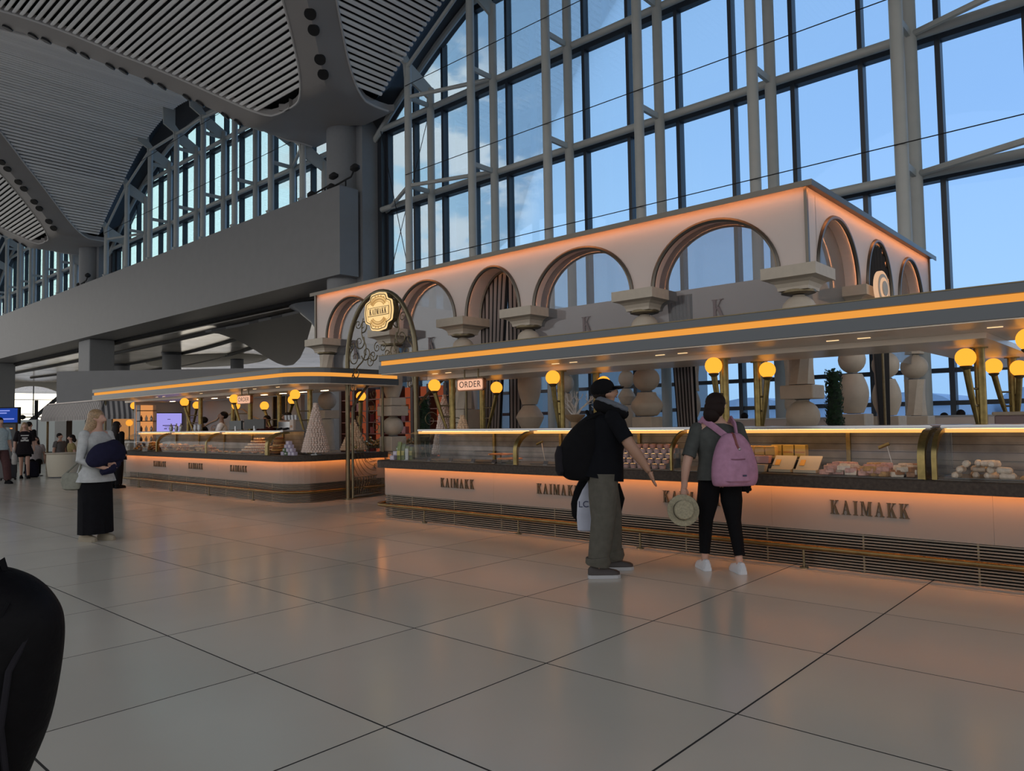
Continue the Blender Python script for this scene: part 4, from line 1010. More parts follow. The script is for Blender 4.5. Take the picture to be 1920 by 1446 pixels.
# right case, from the left end
for i, (x, y, z, l) in enumerate(((-7.0,7.5,1.0,'raised'),(-6.72,7.38,.95,'lower'))):
    t = thing('round_board', 'round wooden board on a foot in the right case, %s one' % l, 'board', (x, y, Z0), group='round boards')
    MB().lathe([(.06,0),(.06,.01),(.015,.015),(.015,z-Z0-.012)], n=14).build('foot', brass_dk, t, True); MB().lathe([(.17,0),(.175,.008),(.17,.016)], (0,0,z-Z0-.012), 28).build('disc', wood, t, True)
for i, x in enumerate((-8.3,-7.85,-7.4,-7.0,-6.1,-5.7)):
    tray(x-.2, x+.2, 7.3, 7.7, Z0, 'flat dark slate tray in the left part of the right case, %s from the left' % ORD[i], slate)
    t = thing('price_tag', 'small dark price tag on the right case bed, %s from the left' % ORD[i], 'price tag', (x+.1, 7.25, Z0), group='price tags of the right case')
    MB().add([(-.035,-.0,.0),(.035,0,0),(.035,.02,.05),(-.035,.02,.05),(-.035,.006,0),(.035,.006,0),(.035,.026,.05),(-.035,.026,.05)],[(0,1,2,3),(7,6,5,4),(0,4,5,1),(1,5,6,2),(2,6,7,3),(3,7,4,0)]).build('card', mat('tag_black', (.02,.02,.03), .5), t)
    MB().box(-.03,.03,-.012,.03,-.0,.004).build('base', steel, t)
# stacks of clear dessert tubs
cup_m = mat('pink_dessert', (.50,.30,.27), .3, var=.2, scale=25); lid = glass('cup_lid', (.85,.85,.85), (.7,.7,.7), 3.5)
cupme = MB().lathe([(.034,0),(.042,.042),(.0,.045)], n=12).mesh('dessert_cup', cup_m, True); lidme = MB().lathe([(.043,.043),(.045,.05),(.034,.056),(.0,.057)], n=12).mesh('cup_lid', lid, True)
for r in range(5):
    for c in range(9):
        t = thing('dessert_tub', 'lidded pink dessert tub beside the woman, %s from left in the %s row up' % (ORD[c], ORD[r]), 'tub', (-5.1+.095*c, 7.3+.07*r, Z0+.055*r), group='stacked dessert tubs')
        link('cup', cupme, t); link('lid', lidme, t)
    if r: o = MB().box(-.45,.45,-.02,.3-.07*r,0,.055*r-.002); small('step_riser', o, slate, 'dark riser step under the dessert tubs, %s row' % ORD[r], 'riser', (-4.72,7.285+.07*r,Z0), 'riser steps', False)
# boxes and tubs right of the woman
ybox = mat('yellow_gift_box', (.62,.40,.12), .5, var=.1, scale=6)
for k in range(3):
    t = thing('gift_box', 'upright yellow gift box in the right case, %s of the front row' % ORD[k], 'box', (-3.44+.115*k, 7.6, 1.02), group='yellow gift boxes')
    MB().rbox(-.053,.053,-.045,.045,0,.12,.004).build('carton', ybox, t); MB().box(-.05,.05,-.047,-.0455,.02,.03).build('print_band', mat('box_print', (.30,.12,.04), .5), t); MB().lathe([(.008,0),(.008,.002)], (.03,0,.12), 10).build('seal', mat('box_print', (.30,.12,.04), .5), t)
for k in range(3):
    t = thing('gift_box', 'olive yellow gift box behind the front boxes in the right case, %s' % ORD[k], 'box', (-3.2+.125*k, 7.74, 1.02), group='yellow gift boxes')
    MB().rbox(-.055,.055,-.045,.045,0,.13,.004).build('carton', mat('olive_gift_box', (.36,.27,.07), .5), t); MB().box(-.05,.05,-.047,-.0455,.05,.06).build('print_band', mat('box_print', (.30,.12,.04), .5), t)
small('box_riser', MB().box(-.42,.42,-.16,.12,0,.118), slate, 'dark riser under the yellow gift boxes', 'riser', (-3.2,7.7,Z0), 'riser steps', False)
for r, (m, l, y, z) in enumerate(((mat('pink_tub', (.62,.33,.30), .5), 'pink', 7.45, .97), (mat('ivory_tub', (.50,.44,.36), .5), 'ivory', 7.34, .888))):
    for k in range(3):
        t = thing('ice_cream_tub', '%s square tub in the right case, %s in its row' % (l, ORD[k]), 'tub', (-3.53+.15*k, y, z), group='square tubs')
        MB().add([(a*q,b*q*.6,zz) for q, zz in ((.058,0),(.07,.065)) for a, b in ((-1,-1),(1,-1),(1,1),(-1,1))],[(0,3,2,1),(4,5,6,7),(0,1,5,4),(1,2,6,5),(2,3,7,6),(3,0,4,7)]).build('body', m, t); MB().rbox(-.072,.072,-.045,.045,.065,.074,.002).build('lid', m, t)
small('tub_riser', MB().box(-.27,.27,-.04,.05,0,.068), slate, 'low riser under the pink tubs', 'riser', (-3.38,7.45,Z0), 'riser steps', False)
for k in range(2):
    t = thing('open_carton', 'open ivory carton lying tilted in the right case, %s one' % ('left','right')[k], 'carton', (-3.02+.25*k, 7.42, Z0), group='open ivory cartons')
    M = Matrix.Rotation(math.radians(42), 4, 'X')
    ob = MB().boxm(Matrix.Translation((0,.03,.09))@M, .22, .2, .012); ob.boxm(Matrix.Translation((0,-.04,.02)), .22, .12, .03); ob.build('carton', mat('ivory_carton', (.56,.47,.33), .6), t)
    MB().boxm(Matrix.Translation((-.06,.022,.096))@M, .05, .08, .003).build('orange_label', mat('orange_label', (.8,.38,.06), .5), t)
# cookie heaps and rolls
heap = [(-2.58,-2.25,9,'leftmost cookie heap',[past[3],past[2]]),(-2.25,-1.98,9,'middle cookie heap',[past[2],past[1]]),(-1.98,-1.72,8,'cookie heap by the brass rib',[past[3],past[0]])]
for a, b, n, l, ms in heap:
    for q in range(3): pile('slice', a, b-.02, 7.25+.09*q, 7.34+.09*q, Z0, n, ms, 'small pink and cream cookie, '+l, 'cookie', l, 3, .022+.006*q)
pile('roll', -1.5, -1.05, 7.27, 7.55, Z0, 12, [past[3]], 'pale sugared pastry roll in the far right case', 'pastry', 'pale rolls at far right', 3, .05)
pile('croissant', -.98, -.3, 7.27, 7.55, Z0, 12, [past[1], past[0]], 'brown croissant in the far right case', 'croissant', 'croissants at far right', 2, .04)
tray(-1.55, -.2, 7.24, 7.7, Z0-.0005, 'dark tray under the rolls at far right', slate)
for i, x in enumerate((-6.2,-2.0)):
    t = thing('case_lamp', 'tiny bent reading lamp inside the right case, %s one' % ('left','right')[i], 'lamp', (x, 7.5, Z0), group='tiny case lamps')
    MB().tube([(0,0,0),(-.04,0,.18),(-.06,0,.27)], .004, 5).build('stem', steel, t); MB().cyl((-.13,-.02,.25),(-.04,0,.29),.014).build('head', brass, t); MB().cyl((0,0,0),(0,0,.008),.03).build('base', steel, t)
# left case
for i, x in enumerate((-19.4,-18.7,-18.1,-17.4,-16.7,-16.0,-15.2,-14.4,-13.6)):
    tray(x-.3, x+.3, 7.44, 7.95, Z0, 'dark tray of pastry in the left case, %s from the left' % ORD[i], slate)
pile('bun', -19.6, -18.2, 7.46, 7.9, Z0+.014, 48, [past[0],past[1],past[4]], 'round brown bun piled at the left end of the left case', 'bun', 'buns of the left case', 4, .05)
pile('croissant', -18.1, -16.9, 7.46, 7.9, Z0+.014, 36, [past[1],past[0]], 'golden croissant heaped behind the first rib of the left case', 'croissant', 'croissants of the left case', 3, .05)
pile('slice', -16.9, -15.6, 7.46, 7.9, Z0+.014, 39, [past[0],past[1]], 'reddish cake slice in the middle of the left case', 'cake', 'slices of the left case', 3, .046)
pile('tart', -15.35, -13.1, 7.44, 7.62, Z0+.014, 26, [past[1],past[2],past[0]], 'small tart in the front row of the left case', 'tart', 'tarts of the left case', 1, .04)
t = thing('layered_cake', 'stepped red and white layered cake in the left case', 'cake', (-14.05, 7.82, Z0+.014))
for k in range(5):
    r = .34-.06*k; z = .055*k+.02; MB().lathe([(r,0),(r,.03)], (0,0,z), 24).build('red_layer', past[0], t, True)
    mb = MB(); n = int(2*PI*r/.04)
    for q in range(n): mb.sph((r*.97*cos(2*PI*q/n), r*.97*sin(2*PI*q/n), z+.04), .018, 6, 4)
    stuff(mb.build('cream_dollops', past[3], t, True))
t = thing('layered_cake', 'tall stack of orange pastries beside the brass end frame of the left case', 'cake', (-13.25, 7.8, Z0+.014))
for k in range(7): MB().lathe([(.16-.012*k,0),(.165-.012*k,.02),(.12,.04)], (0,0,.045*k), 16).build('pastry_layer', past[1] if k % 2 else past[0], t, True)
# pyramids of little cartons at the counter corners
def carton_pyramid(x, y, z, cols, label, grp, dx=(.1,0), n=4):
    k = 0
    for r in range(n):
        for c in range(n-r):
            m = cols[(r+c) % len(cols)]
            t = thing('sweet_carton', label % ORD[k], 'carton', (x+dx[0]*(c+.5*r), y+dx[1]*(c+.5*r), z+.068*r), group=grp)
            MB().rbox(-.047,.047,-.04,.04,0,.066,.003).build('carton', m, t); MB().box(-.03,.03,-.0415,-.0405,.02,.045).build('label', mat('carton_label', (.55,.5,.52), .5), t); k += 1
lil = mat('lilac_carton', (.42,.37,.47), .5); grn = mat('green_carton', (.07,.13,.05), .5); pnk = mat('pink_carton', (.55,.28,.27), .5)
carton_pyramid(-12.78, 7.62, .876, [lil,grn,lil], 'lilac or green sweet carton stacked at the corner of the left counter, %s', 'cartons on the left counter', (.105,.012), 4)
carton_pyramid(-9.22, 7.42, .876, [lil,lil,grn], 'lilac sweet carton stacked at the left end of the right counter, %s', 'cartons on the right counter', (.03,.1), 3)
for k in range(4):
    t = thing('sweet_bag', 'green and yellow sweet bag standing behind the cartons, %s' % ORD[k], 'bag', (-9.10+.07*k, 7.45+.02*k, .876), group='green sweet bags')
    MB().loft([[(a*.04*q, b*.03*q2, zz) for a, b in ((-1,-1),(1,-1),(1,1),(-1,1))] for q, q2, zz in ((1,1,0),(1.05,1.1,.1),(1,.7,.2),(1,.15,.28-.03*k))]).build('pouch', mat('green_bag', (.12,.15,.03), .45, var=.5, scale=12), t); MB().box(-.035,.035,-.034,-.031,.07,.14).build('label', mat('bag_label', (.5,.42,.1), .5), t)
t = thing('card_holder', 'small white sign stand at the end of the right case', 'sign', (-8.83, 7.36, .876)); MB().cyl((0,0,0),(0,0,.012),.04).build('base', steel, t); MB().box(-.035,.035,-.004,.004,.01,.18).build('card', mat('white_card', (.6,.6,.58), .6), t)

# ================================================================== INSIDE THE LEFT KIOSK
wallp = mat('kiosk_wall_grey', (.36,.34,.34), .6)
def kiosk_interior():
    w = struct('wall_kiosk_back', MB().box(-20.7, -16.1, 9.32, 9.42, 0, 2.14), wallp)
    w2 = struct('wall_kiosk_back_right', MB().box(-15.5, -14.9, 9.32, 9.42, 0, 2.14), wallp)
    d = MB().box(-16.1, -15.5, 9.36, 9.42, 0, 2.14); o = d.build('doorway_shade', black_m); o['kind'] = 'structure'  # black sheet across the open doorway, its darkness put into the colour
    MB().box(-16.12,-16.07,9.30,9.36,0,2.14).build('door_frame', brass_dk, o); MB().box(-15.53,-15.48,9.30,9.36,0,2.14).build('door_frame', brass_dk, o)
    struct('wall_kiosk_end', MB().box(-20.8, -20.7, 7.95, 9.3, 0, 2.14), wallp)
    sk = [(-19.9,1.38),(-19.3,1.55),(-18.9,1.62),(-18.6,1.8),(-18.25,1.74),(-17.9,1.9),(-17.5,1.86),(-17.2,1.72),(-16.7,1.6)]
    t = thing('wall_line_art', 'bronze skyline drawing mounted on the back wall of the left kiosk', 'wall art', (0, 9.3, 0))
    MB().tube([(x,0,z) for x, z in sk], .018, 6).build('skyline', mat('pale_bronze_line', (.6,.40,.24), .4), t, True)  # one even pale bronze, not emissive
    for k, (a, b, r) in enumerate(((-19.1,1.35,.14),(-18.5,1.4,.16),(-17.8,1.36,.13),(-17.1,1.4,.15))):
        MB().tube([(x,0,z) for x, z in curl(a, b, r, 1, 1.4)], .01, 5).build('scroll_line', mat('pale_bronze_line', (.6,.40,.24), .4), t)
    t = thing('menu_screen', 'glowing lilac menu screen at the back of the left kiosk', 'screen', (-20.66, 8.79, 1.56))
    MB().box(-.02,.02,-.38,.38,-.29,.29).build('bezel', black_m, t); MB().box(.02,.024,-.36,.36,-.27,.27).build('lit_panel', emis('screen_lilac', (.36,.32,.80), 1.0), t)
    ink = mat('screen_ink', (.12,.08,.3), .5)
    for y0, y1, z, h in ((-.16,.2,-.07,.02),(-.1,.14,-.105,.01),(-.03,.05,.1,.015),(.0,.1,-.16,.022),(.13,.25,-.16,.022),(-.12,-.04,-.16,.022)): MB().box(.0245,.026,y0,y1,z,z+h).build('screen_text', ink, t)
    t = thing('lit_shelf', 'warm lit shelf of small goods left of the lilac screen', 'shelf', (-20.66, 8.18, 1.0))
    MB().box(-.02,.0,-.22,.22,0,1.05).build('lit_back', emis('shelf_glow', (.85,.34,.11), .8), t)
    for k in range(4): MB().box(0,.2,-.22,.22,.05+.28*k,.07+.28*k).build('shelf_board', brass_dk, t)
    for s in (-.22,.2): MB().box(0,.2,s,s+.02,0,1.05).build('side_panel', wallp, t)
    for k in range(3):
        for q in range(3):
            o = MB().lathe([(.025,0),(.035,.05),(.03,.1),(.012,.12),(.012,.15)], n=10); small('shelf_jar', o, [past[4],past[3],steel][q], 'small jar on the warm lit shelf by the screen', 'jar', (-20.56, 8.04+.13*q, 1.07+.28*k), 'jars on the warm lit shelf')
    t = thing('pos_monitor', 'wide black till monitor on the left counter', 'monitor', (-14.78, 8.12, 1.345)); MB().box(-.42,.42,-.02,.02,.04,.24).build('screen_back', mat('matte_black', (.012,.012,.013), .5), t); MB().cyl((0,0,0),(0,0,.1),.03).build('stand', steel, t)
    t = thing('pos_monitor', 'smaller dark till screen left of the wide monitor', 'monitor', (-15.6, 8.12, 1.345)); MB().box(-.27,.27,-.02,.02,.02,.22).build('screen_back', mat('dark_teal_plastic', (.02,.03,.035), .4), t); MB().cyl((0,0,0),(0,0,.1),.03).build('stand', steel, t)
    t = thing('coffee_machine', 'chrome coffee machine behind the wide monitor', 'coffee machine', (-13.95, 8.55, 0)); MB().rbox(-.35,.35,-.25,.25,0,1.25,.01).build('base_cabinet', wallp, t); MB().rbox(-.3,.3,-.2,.2,1.25,1.55,.03).build('body', steel, t)
    for k in range(4): MB().lathe([(.04,0),(.045,.06),(.05,.1)], (-.2+.13*k,-.05,1.56), 12).build('cup_stack', steel, t, True)
    for k in range(2): MB().cyl((-.12+.24*k,-.21,1.38),(-.12+.24*k,-.32,1.36),.025).build('group_handle', black_m, t)
    for i, x in enumerate((-18.75,-18.45,-18.2)):
        o = MB().lathe([(.03,0),(.045,.03),(.045,.12),(.015,.15),(.02,.19)], n=12); small('glass_pitcher', o, steel, 'chrome pitcher on the ledge of the left case, %s' % ORD[i], 'pitcher', (x, 8.05, 1.345), 'chrome pitchers')
    for i, x in enumerate((-17.35,-17.15)):
        o = MB().lathe([(.03,0),(.05,.05),(.04,.12),(.05,.16)], n=12); small('glass_pitcher', o, steel, 'chrome jug on the ledge in front of the chef, %s' % ORD[i], 'pitcher', (x, 8.02, 1.345), 'chrome pitchers')
    t = thing('card_box', 'pale upright card box on the left counter ledge', 'box', (-13.25, 8.1, 1.345)); MB().rbox(-.07,.07,-.03,.03,0,.21,.004).build('carton', mat('pale_card', (.45,.36,.30), .6), t); MB().box(-.04,.04,-.032,-.031,.05,.1).build('label', past[0], t)
    t = thing('red_shelf_unit', 'red glowing shelf wall seen through the passage', 'shelf', (-18.6, 15.2, 0))
    MB().box(-3.1,2.4,.2,.25,.2,2.6).build('lit_back', emis('red_shelf_glow', (.62,.13,.055), .32), t)
    for k in range(8): MB().box(-3.1+.76*k,-2.98+.76*k,-.12,.2,0,2.65).build('upright', mat('dark_wood', (.05,.025,.018), .5), t)
    for k in range(6): MB().box(-3.1,2.4,-.1,.2,.35+.38*k,.38+.38*k).build('shelf_board', mat('red_lacquer', (.20,.05,.03), .4), t)
    for k in range(5):
        for q in range(9):
            o = MB().rbox(-.1,.1,-.08,.08,0,.16+.05*((k+q) % 3),.006); small('shelf_box', o, [mat('rose_box', (.5,.22,.22), .5), mat('amber_box', (.55,.28,.1), .5), mat('plum_box', (.22,.06,.08), .5)][(k*2+q) % 3], '%s box on the red glowing shelves, %s from left on the %s shelf up' % (['rose','amber','plum'][(k*2+q) % 3], ORD[q], ORD[k]), 'box', (-21.35+.6*q, 15.24, .382+.38*k), 'boxes on the red shelves', False)
    t = thing('stand_table', 'dark display table heaped with gold wrapped sweets behind the gate', 'table', (-14.2, 11.4, 0))
    MB().rbox(-.9,.9,-.35,.35,.86,.9,.01).build('table_top', brass_dk, t)
    for a, b in ((-.85,-.3),(.85,-.3),(.85,.3),(-.85,.3)): MB().cyl((a,b,0),(a,b,.86),.025).build('leg', brass_dk, t)
    mb = MB()
    for i in range(160): mb.sph((rd.uniform(-.8,.8), rd.uniform(-.3,.3), .92+abs(rd.gauss(0,.07))), .04, 6, 4)
    stuff(mb.build('wrapped_sweets', mat('gold_wrap', (.6,.42,.18), .25, .8), t, True))
kiosk_interior()
# back bench inside the right kiosk
t = thing('work_bench', 'pale preparation bench behind the right display case', 'bench', (-5, 9.0, 0))
MB().rbox(-3.3,2.9,-.02,.3,.82,.86,.01).build('bench_top', steel, t)
for a in (-3.2,-1,1,2.8): MB().box(a-.03,a+.03,.0,.28,0,.82).build('leg', steel, t)
t = thing('till_box', 'mauve till cabinet behind the rolls at far right', 'cabinet', (-1.25, 10.2, 0)); MB().rbox(-.35,.35,-.2,.2,0,1.42,.015).build('cabinet', mat('mauve_cabinet', (.30,.22,.23), .5), t); MB().rbox(-.37,.37,-.22,.22,1.42,1.46,.01).build('top', stone, t); MB().box(-.34,.34,-.215,-.201,.7,.715).build('door_gap', black_m, t)

# ================================================================== SEATING PARTITION BY THE GLASS
t = thing('seating_partition', 'low pale partition of the seating area in front of the glass', 'partition', (-3.0, 16.7, 0))
MB().rbox(-5.5,6.5,-.06,.06,0,1.40,.015).build('panel', plaster, t); MB().rbox(-5.5,6.5,-.08,.08,1.40,1.43,.01).build('cap', steel, t)

# ================================================================== FAR LEFT: AWNING STALL, TABLE, SCREEN
def build_far_left():
    t = thing('awning_stall', 'stall with a striped awning behind the blonde woman', 'stall', (-29.5, 9.1, 0))
    aw = [stripes('awning_front', (.46,.43,.40), (.13,.12,.12), 6.5, 0, .5), stripes('awning_side', (.46,.43,.40), (.13,.12,.12), 6.5, 1, .5)]
    X0, X1, Y0, Y1 = -1.2, 4.6, -.6, 1.9
    n = 72
    for k in range(n):
        a = X0+(X1-X0)*k/n; b = X0+(X1-X0)*(k+1)/n
        MB().add([(a,Y0,1.86),(b,Y0,1.86),(b,Y0+.12,2.30),(b,Y0+.3,2.36),(a,Y0+.3,2.36),(a,Y0+.12,2.30),(a,Y0,1.72+.02*(k%2)),(b,Y0,1.72+.02*(k%2))],[(0,1,2,5),(5,2,3,4),(6,7,1,0)]).build('awning_strip', [mat('awning_cream', (.50,.46,.43), .8), mat('awning_dark', (.12,.11,.11), .8)][k % 2], t)
    n = 32
    for k in range(n):
        a = Y0+(Y1-Y0)*k/n; b = Y0+(Y1-Y0)*(k+1)/n
        MB().add([(X1,a,1.86),(X1,b,1.86),(X1-.12,b,2.30),(X1-.3,b,2.36),(X1-.3,a,2.36),(X1-.12,a,2.30),(X1,a,1.74),(X1,b,1.74)],[(0,1,2,5),(5,2,3,4),(6,7,1,0)]).build('awning_strip', [mat('awning_cream', (.50,.46,.43), .8), mat('awning_dark', (.12,.11,.11), .8)][k % 2], t)
    MB().box(X0,X1-.25,Y0+.25,Y1,2.33,2.38).build('awning_roof', plaster, t)
    for x in (X0+.1,X1-.12):
        for y in (Y0+.2,Y1-.1): MB().cyl((x,y,0),(x,y,2.33),.04).build('post', brass_dk, t, True)
    MB().rbox(X0+.3,X1-.3,.4,1.2,0,1.05,.02).build('stall_counter', mat('stall_counter_tan', (.34,.28,.22), .6), t); MB().box(X0+.3,X1-.3,1.75,1.8,.9,1.85).build('lit_back', emis('stall_glow', (.75,.34,.12), .55), t)
    MB().box(X0-1.5,X0-.2,.3,.5,0,2.2).build('dark_sign_panel', mat('stall_dark_panel', (.03,.035,.04), .5), t)
    for i, (x, y, z, l) in enumerate(((-28.6,9.75,1.62,'on the stall counter at its left end'),(-25.9,9.75,1.62,'on the stall counter by the black clad person'))):
        q = thing('stall_lamp', 'small amber globe lamp '+l, 'lamp', (x, y, z), group='stall lamps'); MB().sph((0,0,0),.11,14,10).build('globe', emis('stall_globe', (1.,.40,.05), 1.0), q, True); MB().cyl((0,0,-.55),(0,0,-.09),.02).build('stem', brass_dk, q); MB().cyl((0,0,-.57),(0,0,-.55),.07).build('base', brass_dk, q)
    t = thing('drum_table', 'cream drum shaped cafe table behind the blonde woman', 'table', (-25.2, 7.62, 0))
    mb = MB().lathe([(.42,.03),(.46,.4),(.46,.70),(.0,.71)], n=28); mb.build('drum', mat('cream_table_body', (.55,.50,.40), .6), t, True); MB().lathe([(.5,.71),(.5,.735),(.0,.74)], n=28).build('table_top', stone, t, True); MB().lathe([(.40,0),(.40,.03)], n=28).build('base', dark_alu, t, True)
    t = thing('info_screen', 'blue flight information screen at the left edge', 'screen', (-29.8, 6.85, 1.9))
    t.rotation_euler = (0,0,math.radians(-48)+PI/2)
    MB().box(-.9,.9,-.06,.06,-.25,.32).build('bezel', black_m, t); MB().box(-.86,.86,-.065,-.061,-.2,.28).build('lit_panel', emis('screen_blue', (.015,.05,.30), 1.0), t)
    for a, b, z in ((.2,.6,.18),(.1,.5,.1),(.3,.75,-.1)): MB().box(a,b,-.068,-.0655,z,z+.04).build('screen_text', emis('screen_text_blue', (.25,.3,.75), 1.), t)
    MB().box(-.8,.8,-.06,.06,-1.9,-.25).build('kiosk_body', mat('kiosk_black', (.02,.02,.022), .4), t); MB().box(-.2,.7,-.064,-.061,-.42,-.38).build('orange_text', emis('orange_text', (1.,.35,.08), .8), t)
    t = thing('glass_barrier', 'pale glazed lounge wall beyond the seated people', 'partition', (-38, 11, 0)); t.rotation_euler = (0,0,math.radians(42))
    MB().box(-4,1.6,-.03,.03,.45,1.9).build('glass_panel', mat('pale_glazed_panel', (.42,.46,.45), .3), t); MB().box(-4,1.6,-.1,.1,0,.45).build('planter', mat('dark_planter', (.03,.04,.035), .6), t)
    for k in range(6): MB().box(-4+1.1*k,-3.95+1.1*k,-.05,.05,.45,1.92).build('post', dark_alu, t)
build_far_left()
# ================================================================== PEOPLE
def skinned(name, V, E, m, parent, sub=1):
    me = bpy.data.meshes.new(name); me.from_pydata([v[0] for v in V], E, []); me.update()
    o = bpy.data.objects.new(name, me); C.objects.link(o)
    md = o.modifiers.new('s', 'SKIN'); md.use_smooth_shade = True; md.branch_smoothing = .3
    if not me.skin_vertices: me.skin_vertices.new() if hasattr(me.skin_vertices, 'new') else None
    for i, v in enumerate(V):
        sv = me.skin_vertices[0].data[i]; sv.radius = (v[1], v[2] if len(v) > 2 else v[1]); sv.use_root = (i == 0)
    ss = o.modifiers.new('d', 'SUBSURF'); ss.levels = sub; ss.render_levels = sub
    dg = bpy.context.evaluated_depsgraph_get(); new = bpy.data.meshes.new_from_object(o.evaluated_get(dg))
    bpy.data.objects.remove(o); new.materials.clear(); new.materials.append(m)
    new.polygons.foreach_set('use_smooth', [True]*len(new.polygons))
    return link(name, new, parent)
def ell(c, rx, ry, n=16, M=None, p=2.4):
    out = []
    for k in range(n):
        a = 2*PI*k/n; ca, sa = cos(a), sin(a); e = (abs(ca)**p+abs(sa)**p)**(-1/p)
        q = Vector((rx*ca*e, ry*sa*e, 0))
        if M: q = M @ q
        out.append(Vector(c)+q)
    return out
def cloth(name, rgb, rough=.9): return mat(name, rgb, rough, var=.12, scale=18, bump=.15, spec=.12)
def human(label, loc, rotz, H=1.72, lean=0, larm=None, rarm=None, lfoot=(-.1,0), rfoot=(.1,0), hyaw=0, hpitch=0, skin=skin_m, wide=1., top=None, sleeve=.55, hem=.88, open_top=False,
          legs='trousers', legm=None, leg_r=(.095,.075,.06), shoe=None, sole=None, hair='short', hairm=None, fingers=True, group=None, sit=0, face=False, bare_ankle=0., shin_cut=.1, zoff=0, arm=1.15, head=1., deep=1.):
    s = H/1.72
    t = thing('person', label, 'person', (loc[0], loc[1], zoff), rotz, group)
    drop = sit
    PZ = .94*s-drop
    R = Matrix.Rotation(-math.radians(lean), 4, 'X')
    def U(x, y, z):      # upper body point, bent about the pelvis
        v = Vector((x*s*wide, y*s, z*s-.94*s)); v = R @ v; return Vector((v.x, v.y, v.z+PZ))
    HR = Matrix.Rotation(math.radians(hyaw), 4, 'Z') @ Matrix.Rotation(-math.radians(hpitch), 4, 'X')
    nb = U(0,-.01,1.47)
    def Hd(x, y, z):
        v = Vector((x*s*head, y*s*head, (z-1.47)*s*(1+(head-1)*.7))); return nb + (HR @ v)
    V = []; E = []
    def add(p, r, r2=None, to=None):
        V.append((tuple(p), r*s, (r2 or r)*s)); i = len(V)-1
        if to is not None: E.append((to, i))
        return i
    pel = add(U(0,0,.94), .12*wide, .095); wa = add(U(0,0,1.1), .105*wide, .085, pel); ch = add(U(0,0,1.28), .125*wide, .09, wa); nbx = add(U(0,-.01,1.43), .06, .055, ch)
    nk = add(Hd(0,.01,1.52), .048, .05, nbx); jaw = add(Hd(0,.03,1.565), .05, .058, nk); md = add(Hd(0,.02,1.63), .07, .084, jaw); tp = add(Hd(0,.005,1.69), .052, .062, md)
    add(Hd(0,.122,1.603), .017, .02, md)
    for sg in (-1,1): add(Hd(sg*.08,.0,1.61), .012, .016, md)
    arms = []
    for sg, A in ((-1,larm),(1,rarm)):
        sh = U(sg*.175,0,1.405)
        if A is None: A = ((sg*.24*wide,-.02,1.12),(sg*.25*wide,.07,.87),(0,.15,-1))
        el, wr, hd = [Vector(q) for q in A]; el, wr = el*s-Vector((0,0,drop)), wr*s-Vector((0,0,drop)); hd = hd.normalized()
        a = add(sh, .052*arm, None, nbx); b = add(sh.lerp(el,.5), .044*arm, None, a); c = add(el, .038*arm, None, b); d = add(el.lerp(wr,.4), .037*arm, None, c); e = add(wr, .027*arm**.5, .024*arm**.5, d)
        lat = hd.cross(Vector((0,1,0)) if abs(hd.y) < .8 else Vector((0,0,1))).normalized()
        pm = wr+hd*.055*s; f = add(pm, .04, .024, e)
        cr = hd.cross(lat)
        if fingers:
            for k in range(4):
                r0 = pm+hd*.03*s+lat*(k-1.5)*.019*s; g = add(r0, .0105, None, f)
                ln = (.034,.04,.038,.03)[k]*s; bd = (hd*.9+cr*(.35*-sg)).normalized(); h_ = add(r0+hd*ln, .0095, None, g); add(r0+hd*ln+bd*ln*.8, .008, None, h_)
            th = add(wr+hd*.035*s+lat*.032*s, .0105, None, e); add(wr+hd*.075*s+lat*.05*s, .009, None, th)
        arms.append((sh, el, wr, hd, lat, pm))
    legj = []
    for sg, F in ((-1,lfoot),(1,rfoot)):
        hp = Vector((sg*.085*s*wide, 0, PZ-.06*s)); an = Vector((F[0]*s, F[1]*s, .075*s))
        if sit: kn = Vector((sg*.11*s, .42*s, max(PZ-.02*s, .45*s)))
        else: kn = hp.lerp(an,.5)+Vector((0,.025*s+max(0,F[1])*.12,.02*s))
        a = add(hp, .085, None, pel); b = add(hp.lerp(kn,.5), .07, None, a); c = add(kn, .052, None, b); d = add(kn.lerp(an,.4), .05, None, c); e = add(an, .034, .036, d); f = add(an+Vector((0,.12*s,-.04*s)), .03, .026, e)
        legj.append((hp, kn, an))
    skinned('body', V, E, skin, t)
    # garments
    if top:
        mb = MB(); sp = [(hem,.192,.148),(1.0,.178,.132),(1.12,.165,.118),(1.26,.185,.125),(1.36,.195,.115),(1.42,.14,.09),(1.455,.075,.07)]
        if hem < .8: sp = [(hem,.255,.205),(.85,.235,.19),(.95,.2,.16)]+sp[2:]
        mb.loft([ell(U(0,0,z), rx*s*wide, ry*s*(wide**.5)*deep, 24, R) for z, rx, ry in catm(sp, 3)])
        for sh, el, wr, hd, lat, pm in arms:
            P = [sh+Vector((0,0,.0)), sh.lerp(el,.35), sh.lerp(el,.75)]; rr = [.07,.066,.062]
            if sleeve <= 1: P = [sh, sh.lerp(el,sleeve*.5), sh.lerp(el,sleeve)]; rr = [.07,.069,.07]
            else: P = [sh, sh.lerp(el,.6), el, el.lerp(wr,.5*(sleeve-1)), el.lerp(wr,(sleeve-1))]; rr = [.066,.06,.055,.05,.046]
            mb.sph(P[0], .07*s, 10, 7); mb.tube(P, [q*s for q in rr], 12)
        mb.build('shirt', top, t, True)
